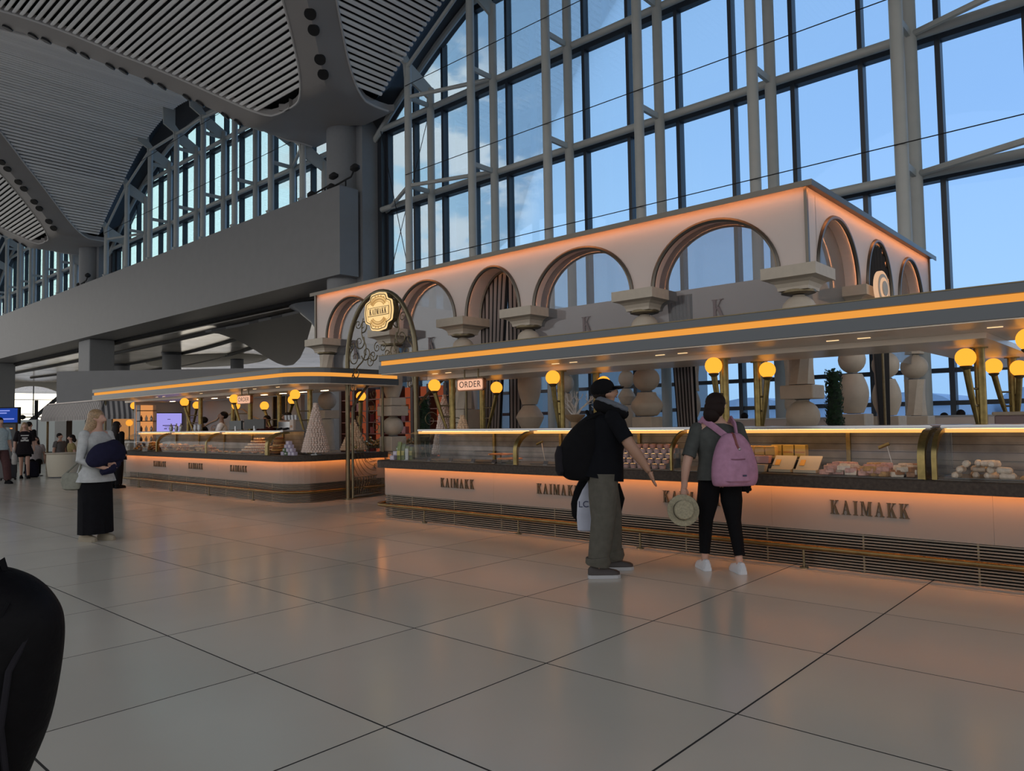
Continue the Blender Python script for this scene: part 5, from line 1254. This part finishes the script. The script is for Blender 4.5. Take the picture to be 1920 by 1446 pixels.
    if legs == 'trousers' or legs == 'shorts':
        mb = MB(); mb.loft([ell((0,0,PZ+.1*s), .155*s*wide, .115*s, 18), ell((0,0,PZ), .168*s*wide, .125*s, 18), ell((0,.01*s,PZ-.1*s), .165*s*wide, .12*s, 18)])
        for hp, kn, an in legj:
            if legs == 'shorts': mb.tube([hp+Vector((0,0,.02)), hp.lerp(kn,.3), hp.lerp(kn,.55)], [.1*s,.105*s,.11*s], 14)
            else:
                end = an+Vector((0,0,shin_cut*s-.075*s)); mid = kn.lerp(an,.5)
                mb.tube([hp+Vector((0,0,.02)), hp.lerp(kn,.5), kn, kn.lerp(end,.5), end], [leg_r[0]*1.05*s, leg_r[0]*s, leg_r[1]*s, (leg_r[1]+leg_r[2])*.5*s, leg_r[2]*s], 14)
        if legs == 'trousers' and leg_r[2] > .09:
            for hp, kn, an in legj: mb.tube([an+Vector((0,0,.03*s)), an+Vector((0,.005,.06*s)), an+Vector((0,0,.11*s))], [.1*s,.112*s,.104*s], 14)
        mb.build('trousers' if legs == 'trousers' else 'shorts', legm, t, True)
    elif legs == 'skirt':
        mb = MB(); rings = []
        for i in range(9):
            u = i/8; z = PZ+.1*s-(PZ+.1*s-.10*s)*u; w = (.15+.07*min(1,u*3)+.01*u)*s; n = 26
            rings.append([Vector((w*(1+.05*u*sin(q*1.9))*cos(2*PI*q/n), w*.78*(1+.07*u*sin(q*2.3))*sin(2*PI*q/n)+.02*u, z)) for q in range(n)])
        mb.loft(rings); mb.build('long_skirt', legm, t, True)
    for (hp, kn, an) in legj:
        if not shoe: break
        prof = [(-.085,.03,.055),(-.06,.04,.085),(-.01,.043,.09),(.06,.043,.07),(.12,.046,.055),(.165,.04,.045),(.19,.018,.03)]
        mb = MB(); rings = []; bz = an.z-.075*s
        for y, w, h_ in prof:
            rings.append([Vector((an.x+w*s*x, an.y+y*s, bz+.022*s+h_*s*z)) for x, z in ((-1,0),(-.95,.5),(-.55,.95),(0,1.05),(.55,.95),(.95,.5),(1,0))])
        mb.loft(rings); mb.build('shoe', shoe, t, True)
        mb = MB(); mb.plan([(an.x+w*1.1*s, an.y+y*s*1.03) for y, w, h_ in prof]+[(an.x-w*1.1*s, an.y+y*s*1.03) for y, w, h_ in prof[::-1]], bz+.001, bz+.03*s); mb.build('sole', sole or shoe, t)
    if hairm:
        mb = MB(); Rh = HR.to_3x3().to_4x4()
        mb.sph(Hd(0,-.018,1.652), .1*s*head, 16, 11, (.84,.98,.86), Rh)
        if hair == 'long':
            rows = []
            for i, (z, w, y, dp) in enumerate(((1.70,.07,-.03,.06),(1.62,.095,-.035,.075),(1.52,.112,-.045,.08),(1.42,.13,-.06,.085),(1.32,.13,-.08,.07),(1.22,.10,-.09,.04),(1.19,.05,-.09,.015))):
                rows.append([Vector((0,0,0))+q for q in ell(Hd(0,y,z), w*s, dp*s, 16, Rh)])
            mb.loft(rows)
        elif hair == 'bun': mb.sph(Hd(-.02,-.085,1.55), .066*s*head, 12, 8, (1.1,.9,1.1), Rh); mb.sph(Hd(0,-.06,1.6), .085*s*head, 12, 8, (1.05,.8,1), Rh)
        mb.build('hair', hairm, t, True)
    if face:
        for sg in (-1,1): MB().sph(Hd(sg*.028,.082,1.63), .008*s, 8, 6, (1.2,.5,.8), HR.to_3x3().to_4x4()).build('eye', mat('eye_dark', (.02,.015,.012), .3), t, True)
        MB().sph(Hd(0,.092,1.567), .018*s, 8, 5, (1,.35,.28), HR.to_3x3().to_4x4()).build('mouth', mat('lip_rose', (.38,.13,.11), .5), t, True)
    t['_s'] = s
    return t, Hd, U, arms
black_c = cloth('black_fabric', (.005,.005,.006)); hair_d = mat('dark_hair', (.012,.008,.007), .6, var=.3, scale=60, spec=.2); hair_b = mat('blonde_hair', (.26,.165,.085), .5, var=.35, scale=60); hair_br = mat('brown_hair', (.014,.008,.007), .7, spec=.15)

# ---- man in black with the big backpack
def man():
    t, Hd, U, arms = human('man in a black cap and shirt with grey trousers reaching towards the counter', (-4.07,5.75), math.radians(-48), 1.80, 10, wide=1.15, arm=1.4, deep=1.3,
        rarm=((.27,.22,1.15),(.25,.38,.935),(.0,.35,-.95)), larm=((-.27,.03,1.13),(-.27,.03,.87),(0,.1,-1)), lfoot=(-.2,.1), rfoot=(.14,-.07), hpitch=-14, skin=skin_d,
        top=cloth('black_shirt', (.0045,.005,.007)), sleeve=.78, hem=.86, legm=cloth('khaki_grey_cotton', (.085,.08,.066)), leg_r=(.128,.108,.091), shin_cut=.1, shoe=mat('brown_black_shoe', (.03,.022,.02), .6), sole=mat('pale_sole', (.35,.35,.36), .6), hair='short', hairm=hair_d, face=True)
    # cap
    mb = MB(); M = Matrix.Rotation(math.radians(14), 4, 'X')
    mb.sph(Hd(0,-.012,1.675), .112, 18, 10, (.9,1.04,.85), M); mb.build('cap', black_c, t, True)
    mb = MB(); c = Hd(0,.085,1.665); mb.loft([ell(c+Vector((0,.0,.0)), .075, .02, 12, M), ell(c+Vector((0,.05,-.012)), .07, .045, 12, M), ]); mb.sph(c+Vector((0,.045,-.015)), .085, 12, 7, (.85,.75,.14), M); mb.build('cap_brim', black_c, t, True)
    mb = MB()
    for sg in (-1,1): mb.tube([Hd(sg*.075,.0,1.635), Hd(sg*.07,.07,1.632), Hd(sg*.06,.105,1.632)], .004, 5); mb.tube([Hd(sg*.033+.028*cos(a),.108,1.628+.022*sin(a)) for a in [i*PI/4 for i in range(8)]], .0035, 5, True)
    mb.build('glasses', mat('thin_glasses', (.3,.3,.3), .2, .8), t)
    # neck pillow
    P = [U(.13*sin(a), .02-.13*cos(a)*.9, 1.475+.03*cos(a)) for a in [(-2.5+i*5.0/12) for i in range(13)]]
    MB().tube(P, [.05+.022*sin(PI*i/12) for i in range(13)], 10).build('neck_pillow', black_c, t, True)
    P = [U(.158*sin(a), .02-.16*cos(a)*.9, 1.515+.035*cos(a)) for a in [(-2.3+i*4.6/12) for i in range(13)]]
    MB().tube(P, .03, 8).build('pillow_band', cloth('slate_grey_fabric', (.10,.11,.13)), t, True)
    # backpack (a thing of its own, carried)
    b = thing('backpack', 'bulky black backpack on the back of the man', 'backpack', (-4.07,5.75,0), math.radians(-48))
    mb = MB(); rings = []
    for z, y, rx, ry in catm(((.88,-.17,.10,.09),(.90,-.19,.155,.15),(.99,-.215,.185,.19),(1.12,-.21,.19,.20),(1.25,-.175,.185,.185),(1.37,-.115,.17,.15),(1.46,-.06,.12,.10),(1.50,-.04,.06,.05))): rings.append(ell((.0,y,z), rx, ry, 28))
    mb.loft(rings); mb.build('pack_body', black_c, b, True)
    mb = MB(); mb.loft([ell((0,-.385,z), rx, ry, 16) for z, rx, ry in ((.93,.09,.03),(.97,.13,.05),(1.12,.13,.055),(1.2,.09,.03))]); mb.build('front_pocket', cloth('black_nylon', (.014,.013,.016)), b, True)
    MB().tube([(-.03,-.1,1.45),(-.03,-.13,1.53),(.03,-.13,1.53),(.03,-.1,1.45)], .012, 6).build('top_handle', black_c, b, True)
    for sg in (-1,1): MB().tube([(sg*.1,-.14,1.44),(sg*.13,-.02,1.5),(sg*.14,.12,1.42),(sg*.15,.14,1.25),(sg*.16,.02,1.05),(sg*.15,-.16,.98)], .024, 6).build('shoulder_strap', black_c, b, True)
    # white shopping bag and jacket on the far side
    g = thing('shopping_bag', 'white plastic bag lettered LC W hanging from the hand of the man', 'bag', (-4.07,5.75,0), math.radians(-48))
    mb = MB(); mb.loft([ell((-.29,-.085,z), rx, ry, 18, Matrix.Rotation(PI/2,4,'Z') if 0 else None) for z, rx, ry in ((.36,.03,.11),(.375,.045,.13),(.5,.05,.135),(.65,.045,.125),(.76,.03,.075),(.84,.015,.02))]); mb.build('bag_body', mat('white_plastic_bag', (.36,.38,.46), .45, var=.08, scale=9, bump=.3), g, True)
    MB().tube([(-.29,-.06,.8),(-.28,-.0,.86),(-.27,.04,.80)], .008, 5).build('handle', mat('white_plastic_bag', (.36,.38,.46), .45), g)
    cu = bpy.data.curves.new('bag_text', 'FONT'); cu.body = 'LC W'; cu.size = .085; cu.align_x = 'CENTER'; cu.extrude = .001
    tmp = bpy.data.objects.new('tmp', cu); C.objects.link(tmp); dg = bpy.context.evaluated_depsgraph_get(); me = bpy.data.meshes.new_from_object(tmp.evaluated_get(dg)); bpy.data.objects.remove(tmp)
    me.materials.clear(); me.materials.append(mat('bag_navy_ink', (.015,.02,.08), .5)); o = link('lettering', me, g, (-.236,-.10,.60)); o.rotation_euler = (PI/2,0,PI/2)
    j = thing('carried_jacket', 'black jacket carried over the arm of the man behind his legs', 'jacket', (-4.07,5.75,0), math.radians(-48))
    mb = MB(); mb.loft([ell((-.36,y,z), rx, ry, 18) for z, y, rx, ry in ((.42,-.14,.02,.05),(.5,-.13,.03,.13),(.62,-.04,.05,.23),(.74,0,.06,.24),(.84,.0,.06,.19),(.90,.02,.05,.1))]); mb.build('jacket_folds', black_c, j, True)
    MB().tube([(-.36,.17,.8),(-.37,.21,.66),(-.37,.19,.5)], [.05,.055,.03], 8).build('jacket_sleeve', black_c, j, True)
man()
# ---- woman with the pink backpack
def woman():
    th = math.radians(48); L0 = (-3.27,6.53)
    t, Hd, U, arms = human('woman in a grey shirt and black leggings wearing a pink backpack', L0, th, 1.64, 3, wide=1.2, larm=((-.34,-.02,1.07),(-.37,.0,.84),(.03,.05,-1)), rarm=((.30,.0,1.08),(.28,.14,.90),(0,.3,-.9)),
        lfoot=(-.13,.12), rfoot=(.14,-.10), hyaw=-38, hpitch=-6, head=1.16, arm=1.3, top=cloth('grey_green_jersey', (.062,.066,.062)), sleeve=.80, hem=.90, legm=black_c, leg_r=(.105,.072,.052), shin_cut=.17, shoe=mat('white_canvas', (.50,.52,.55), .7), hair='bun', hairm=hair_br, face=True)
    mb = MB()
    for sg in (-1,1): mb.tube([Hd(sg*.078,.0,1.635), Hd(sg*.075,.06,1.635), Hd(sg*.06,.1,1.635)], .004, 5)
    mb.build('glasses', mat('thin_glasses', (.3,.3,.3), .2, .8), t)
    pk = cloth('pink_canvas', (.36,.19,.28)); b = thing('backpack', 'pink canvas backpack on the back of the woman', 'backpack', (*L0,0), th)
    mb = MB(); rings = []
    for z, y, rx, ry in catm(((.815,-.19,.14,.05),(.825,-.2,.195,.085),(.9,-.215,.215,.1),(1.02,-.215,.208,.1),(1.13,-.205,.18,.092),(1.22,-.195,.14,.08),(1.285,-.185,.085,.06),(1.30,-.18,.05,.03))): rings.append(ell((.06,y,z), rx, ry, 28))
    mb.loft(rings); mb.build('pack_body', pk, b, True)
    mb = MB(); mb.loft([ell((.06,-.285,z), rx, ry, 18) for z, rx, ry in ((.85,.09,.02),(.87,.125,.04),(.98,.125,.042),(1.05,.11,.03),(1.06,.10,.02))]); mb.build('front_pocket', pk, b, True)
    MB().tube([(-.05+.22*i/8-.0,-.325+.06*abs(i/4-1)**2,1.065) for i in range(9)], .005, 5).build('pocket_zip', cloth('mauve_zip', (.2,.09,.13)), b)
    for sg in (-1,1): MB().tube([(.06+sg*.05,-.17,1.27),(sg*.11+.02,-.09,1.37),(sg*.14,.02,1.43),(sg*.15,.13,1.36),(sg*.16,.14,1.2),(sg*.17,.0,1.0),(.06+sg*.15,-.13,.86)], [.033,.035,.036,.034,.03,.018,.012], 6, False, .45).build('shoulder_strap', pk, b, True)
    MB().tube([(.05,-.20,1.295),(.05,-.25,1.28),(.06,-.28,1.20),(.075,-.29,1.16)], [.014,.014,.013,.012], 6).build('leather_tab', mat('red_brown_leather', (.16,.035,.03), .5), b, True)
    MB().sph((.08,-.293,1.155), .014, 8, 6).build('metal_stud', steel, b, True); MB().box(.09,.125,-.333,-.326,.91,.925).build('logo_patch', mat('navy_patch', (.03,.03,.07), .6), b)
    # straw hat in the left hand
    hm = mat('straw', (.27,.24,.16), .8, var=.2, scale=60, bump=.3); h = thing('straw_hat', 'pale straw boater hat with a black band held by the woman', 'hat', (-3.44,6.13,.60))
    h.rotation_euler = (math.radians(80), math.radians(0), math.radians(38))
    MB().lathe([(.085,-.0),(.143,-.006),(.146,.0),(.143,.006),(.088,.008)], n=32).build('brim', hm, h, True)
    MB().lathe([(.09,.0),(.088,.07),(.08,.078),(.0,.08)], n=32).build('crown', hm, h, True); MB().lathe([(.0915,.006),(.0905,.026),(.0895,.026),(.09,.006)], n=32).build('band', black_c, h, True)
    s = thing('frilled_pouch', 'small black frilled pouch at the right hip of the woman', 'pouch', (*L0,0), th)
    MB().loft([ell((.25,.02,z), rx, ry, 12) for z, rx, ry in ((.74,.03,.03),(.78,.06,.05),(.85,.06,.05),(.9,.04,.03))]).build('pouch_body', black_c, s, True)
    mb = MB(); [mb.sph((.28+.02*sin(k*2.1), -.0+.02*cos(k*1.3), .74+.02*k), .018, 6, 5) for k in range(6)]; mb.build('frill', black_c, s, True)
woman()
# ---- blonde woman on the left
def blonde():
    th = math.radians(-68); L0 = (-10.48,3.53); wj = cloth('white_linen', (.40,.41,.41))
    t, Hd, U, arms = human('blonde woman in an open white shirt and long black skirt hugging a navy jacket', L0, th, 1.66, 2, wide=1.05, larm=((-.27,.08,1.10),(-.06,.30,1.02),(1,.25,0)), rarm=((.28,.06,1.08),(.10,.29,.97),(-1,.3,.05)),
        lfoot=(-.09,.06), rfoot=(.1,-.05), hyaw=18, hpitch=4, head=1.08, top=wj, sleeve=1.55, hem=.79, legs='skirt', legm=cloth('black_skirt', (.007,.007,.009)), shoe=mat('beige_suede', (.26,.22,.16), .8), hair='long', hairm=hair_b, face=True)
    nv = cloth('navy_quilted', (.014,.014,.035)); b = thing('folded_jacket', 'dark navy jacket bundled in the arms of the blonde woman', 'jacket', (*L0,0), th)
    mb = MB(); rings = []
    for x, rz, ry, zc, yc in catm(((-.24,.05,.05,1.12,.2),(-.2,.12,.09,1.12,.21),(-.1,.155,.12,1.13,.23),(.02,.16,.125,1.12,.24),(.14,.15,.11,1.10,.23),(.23,.10,.08,1.06,.2),(.27,.04,.04,1.04,.19))):
        rings.append([Vector((x, yc+ry*cos(2*PI*k/24)*(1+.05*sin(x*30+k)), zc+rz*sin(2*PI*k/24)*(1+.06*sin(4*PI*k/24+x*18)))) for k in range(24)])
    mb.loft(rings); mb.build('jacket_roll', nv, b, True); MB().tube([(-.1,.26,1.0),(.02,.28,.92),(.12,.24,.88)], [.06,.07,.04], 8).build('loose_sleeve', nv, b, True)
    g = thing('shoulder_bag', 'pale grey green shoulder bag at the hip of the blonde woman', 'bag', (*L0,0), th); bm = cloth('sage_canvas', (.20,.20,.165))
    MB().loft([ell((.2,-.16,z), rx, ry, 16) for z, rx, ry in ((.66,.05,.08),(.68,.07,.14),(.76,.075,.17),(.84,.06,.16),(.88,.03,.12))]).build('pouch', bm, g, True); MB().tube([(.2,-.05,.86),(.22,.05,1.1),(.1,.0,1.44),(-.1,-.12,1.3),(.05,-.25,1.0),(.2,-.28,.86)], .012, 6).build('strap', bm, g, True)
blonde()
# ---- others
human('person in black with long black hair standing at the left counter', (-19.15,6.92), math.radians(12), 1.60, 2, top=black_c, sleeve=1.95, hem=.74, legm=black_c, leg_r=(.11,.095,.085), shoe=black_c, hair='long', hairm=hair_d, fingers=False, wide=1.12)
human('chef in a white coat bending over the left counter', (-17.1,8.6), PI-.5, 1.80, 7, hpitch=-12, hyaw=15, top=cloth('chef_white', (.8,.77,.75)), sleeve=1.8, larm=((-.28,.16,1.2),(-.12,.38,1.2),(1,.4,0)), rarm=((.28,.16,1.2),(.1,.38,1.2),(-1,.4,0)), legm=black_c, shoe=black_c, hairm=hair_d, face=True, skin=skin_d)
human('worker in a black cap and shirt left of the chef', (-18.45,8.75), PI-.9, 1.70, 8, hpitch=-15, top=black_c, legm=black_c, shoe=black_c, hairm=hair_d, fingers=False, skin=skin_d)
human('worker behind the smaller till screen with a cap', (-15.75,8.95), PI+.4, 1.68, 4, hpitch=-8, top=cloth('maroon_shirt', (.06,.02,.02)), legm=black_c, shoe=black_c, hairm=hair_d, fingers=False, skin=skin_d)
human('dark haired worker behind the wide till monitor', (-14.75,8.9), PI-.2, 1.72, 4, top=black_c, legm=black_c, shoe=black_c, hairm=hair_d, fingers=False, skin=skin_d)
girl, Hd, U, _ = human('girl in a dark printed t-shirt and shorts with bare legs', (-25.7,6.7), math.radians(-100), 1.66, 0, top=cloth('dark_tee', (.015,.012,.014)), sleeve=.9, hem=.74, legs='shorts', legm=black_c, shoe=black_c, hair='long', hairm=hair_b, fingers=False, lfoot=(-.1,.14), rfoot=(.06,-.1), face=True)
pr_ = mat('white_print', (.5,.48,.46), .7)
for x0, x1, z0, z1 in ((-.1,.1,1.28,1.31),(-.07,.07,1.2,1.24),(-.1,-.03,1.12,1.17),(.03,.1,1.12,1.17),(-.03,.03,1.13,1.19)): MB().box(x0,x1,.112,.122,z0-.02,z1-.02).build('shirt_print', pr_, girl)
def stool(x, y, h, label):
    t = thing('stool', label, 'stool', (x, y, 0), group='stools')
    MB().lathe([(.19,h-.07),(.2,h-.05),(.2,h-.01),(.18,h)], n=20).build('seat', mat('stool_seat', (.12,.08,.06), .6), t, True); MB().cyl((0,0,.03),(0,0,h-.07),.03).build('post', dark_alu, t); MB().lathe([(.2,0),(.2,.02),(.03,.035)], n=20).build('base', dark_alu, t, True)
SE = dict(sit=.42, fingers=False, lfoot=(-.12,.48), rfoot=(.12,.46))
stool(-26.6,7.25,.43,'stool under the seated person in a white top'); human('seated person in a white top with dark hair beside the drum table', (-26.6,7.25), math.radians(-110), 1.66, 12, top=cloth('white_vest', (.34,.30,.30)), legm=black_c, shoe=mat('white_canvas', (.50,.52,.55), .7), hair='long', hairm=hair_d, hpitch=-15, **SE)
stool(-28.4,8.45,.43,'stool under the seated person in grey'); human('seated person in a grey top facing away under the amber lamp', (-28.4,8.45), math.radians(-60), 1.72, 0, top=cloth('grey_top', (.13,.12,.12)), legm=black_c, shoe=black_c, hairm=hair_d, **SE)
stool(-26.15,8.15,.43,'stool under the seated person in a mustard top'); human('seated person in a mustard top with dark hair at the drum table', (-26.15,8.15), math.radians(175), 1.68, 6, top=cloth('mustard_top', (.30,.24,.11)), legm=black_c, shoe=black_c, hair='bun', hairm=hair_d, **SE)
human('dark clad person standing behind the girl', (-28.4,7.55), math.radians(30), 1.70, 0, top=black_c, sleeve=1.9, legm=black_c, shoe=black_c, hairm=hair_d, fingers=False)
human('person in a pale blue t-shirt and maroon trousers at the left edge', (-23.75,5.62), math.radians(-75), 1.78, 0, top=cloth('pale_blue_tee', (.34,.42,.44)), sleeve=.9, legm=cloth('maroon_trousers', (.07,.035,.035)), leg_r=(.11,.1,.085), shoe=black_c, hairm=hair_d, fingers=False, lfoot=(-.1,.2), rfoot=(.1,-.15))
for i, (x, h_, l) in enumerate(((-3.7,1.66,'left of the three heads at far right'),(-3.4,1.78,'middle of the three heads at far right'),(-3.08,1.62,'right of the three heads at far right'),(-8.1,1.86,'behind the woman with the pink backpack'))):
    stool(x, 17.62, .70, 'high stool behind the low partition, %s' % l); human('person seated behind the low partition, '+l, (x, 17.62), 0.1*i, h_, 0, top=cloth('dim_coat', (.03,.035,.045)), legm=black_c, shoe=black_c, hairm=hair_d, fingers=False, sit=.94*h_/1.72-.72, lfoot=(-.1,.2), rfoot=(.1,.2))
# ---- luggage
def suitcase(x, y, rz, h, label, m, pull=True):
    t = thing('suitcase', label, 'suitcase', (x, y, 0), rz, 'upright suitcases')
    MB().rbox(-.19,.19,-.125,.125,.05,h,.03).build('shell', m, t); 
    for k in range(5): MB().box(-.15+.07*k,-.13+.07*k,-.131,-.124,.1,h-.06).build('groove_rib', m, t)
    for a in (-.15,.15):
        for b in (-.09,.09): MB().cyl((a-.015,b,.028),(a+.015,b,.028),.028).build('wheel', black_m, t)
    if pull: MB().tube([(-.09,.06,h),(-.09,.06,h+.32),(.09,.06,h+.32),(.09,.06,h)], .01, 6).build('pull_handle', steel, t)
suitcase(-25.2,6.18,math.radians(-60),.62,'dark upright suitcase between the girl and the left edge', mat('dark_suitcase', (.02,.018,.022), .4))
b = thing('tote_bag', 'pale tote bag hung on the dark suitcase', 'bag', (-25.02,6.28,0)); MB().loft([ell((0,0,z), rx, ry, 14) for z, rx, ry in ((.45,.1,.05),(.5,.13,.07),(.7,.11,.06),(.78,.06,.03))]).build('pouch', cloth('pale_tote', (.34,.32,.30)), b, True); MB().tube([(-.05,0,.76),(0,.0,.92),(.05,0,.76)], .008, 5).build('handle', cloth('pale_tote', (.34,.32,.30)), b)
b = thing('floor_backpack', 'dark backpack standing on the floor before the seated person', 'backpack', (-26.0,7.0,0), math.radians(-100)); MB().loft([ell((0,0,z), rx, ry, 16) for z, rx, ry in ((.0,.14,.08),(.03,.18,.12),(.25,.18,.13),(.42,.15,.1),(.48,.08,.05))]).build('pack_body', cloth('navy_pack', (.012,.012,.022)), b, True); MB().tube([(-.03,0,.46),(0,0,.53),(.03,0,.46)], .01, 5).build('handle', black_c, b); MB().box(-.1,.1,.118,.13,.06,.2).build('pocket', cloth('navy_pack', (.012,.012,.022)), b)
# foreground: black backpack set on a cabin case at the left edge
suitcase(-2.53,.59,math.radians(48),.33,'black cabin case under the foreground backpack', mat('black_case', (.006,.006,.007), .5), False)
def fore_bag():
    b = thing('foreground_backpack', 'large black backpack with a white tag in the left foreground', 'backpack', (-2.455,.558,.333), math.radians(42))
    nm = mat('black_ripstop', (.0028,.0025,.0032), .65, var=.3, scale=9, bump=.6, spec=.12)
    mb = MB(); rings = []
    for z, rx, ry, x in catm(((0,.06,.07,-.04),(.03,.09,.09,-.04),(.16,.125,.11,-.02),(.3,.158,.13,.0),(.46,.182,.14,.005),(.57,.187,.135,.005),(.635,.168,.12,-.0),(.685,.13,.095,-.01),(.715,.085,.06,-.02),(.728,.035,.03,-.025)), 5): rings.append(ell((x,0,z), rx, ry, 40, None, 2.2))
    mb.loft(rings); mb.build('pack_body', nm, b, True)
    mb = MB(); mb.loft([ell((-.0,-.115,z), rx, ry, 18) for z, rx, ry in ((.14,.07,.02),(.19,.10,.035),(.33,.115,.04),(.43,.10,.03),(.45,.07,.015))]); mb.build('front_pocket', nm, b, True)
    MB().tube([(.035,.0,.70),(.03,-.01,.735),(.045,-.01,.75),(.055,0,.695)], .008, 6).build('loop', black_c, b, True)
    MB().tube([(.165,-.06,.58),(.14,-.115,.48),(.125,-.12,.34),(.12,-.085,.18)], .008, 6).build('side_strap', cloth('black_nylon', (.014,.013,.016)), b, True)
    MB().tube([(.12,-.09,.65),(.09,-.12,.56),(.06,-.135,.48)], .005, 5).build('zip', black_c, b)
    MB().rbox(.075,.12,-.147,-.132,.29,.325,.003).build('white_tag', mat('white_tag', (.42,.42,.44), .6), b)
fore_bag()
try: sc.cycles.transparent_max_bounces = 24
except Exception: pass
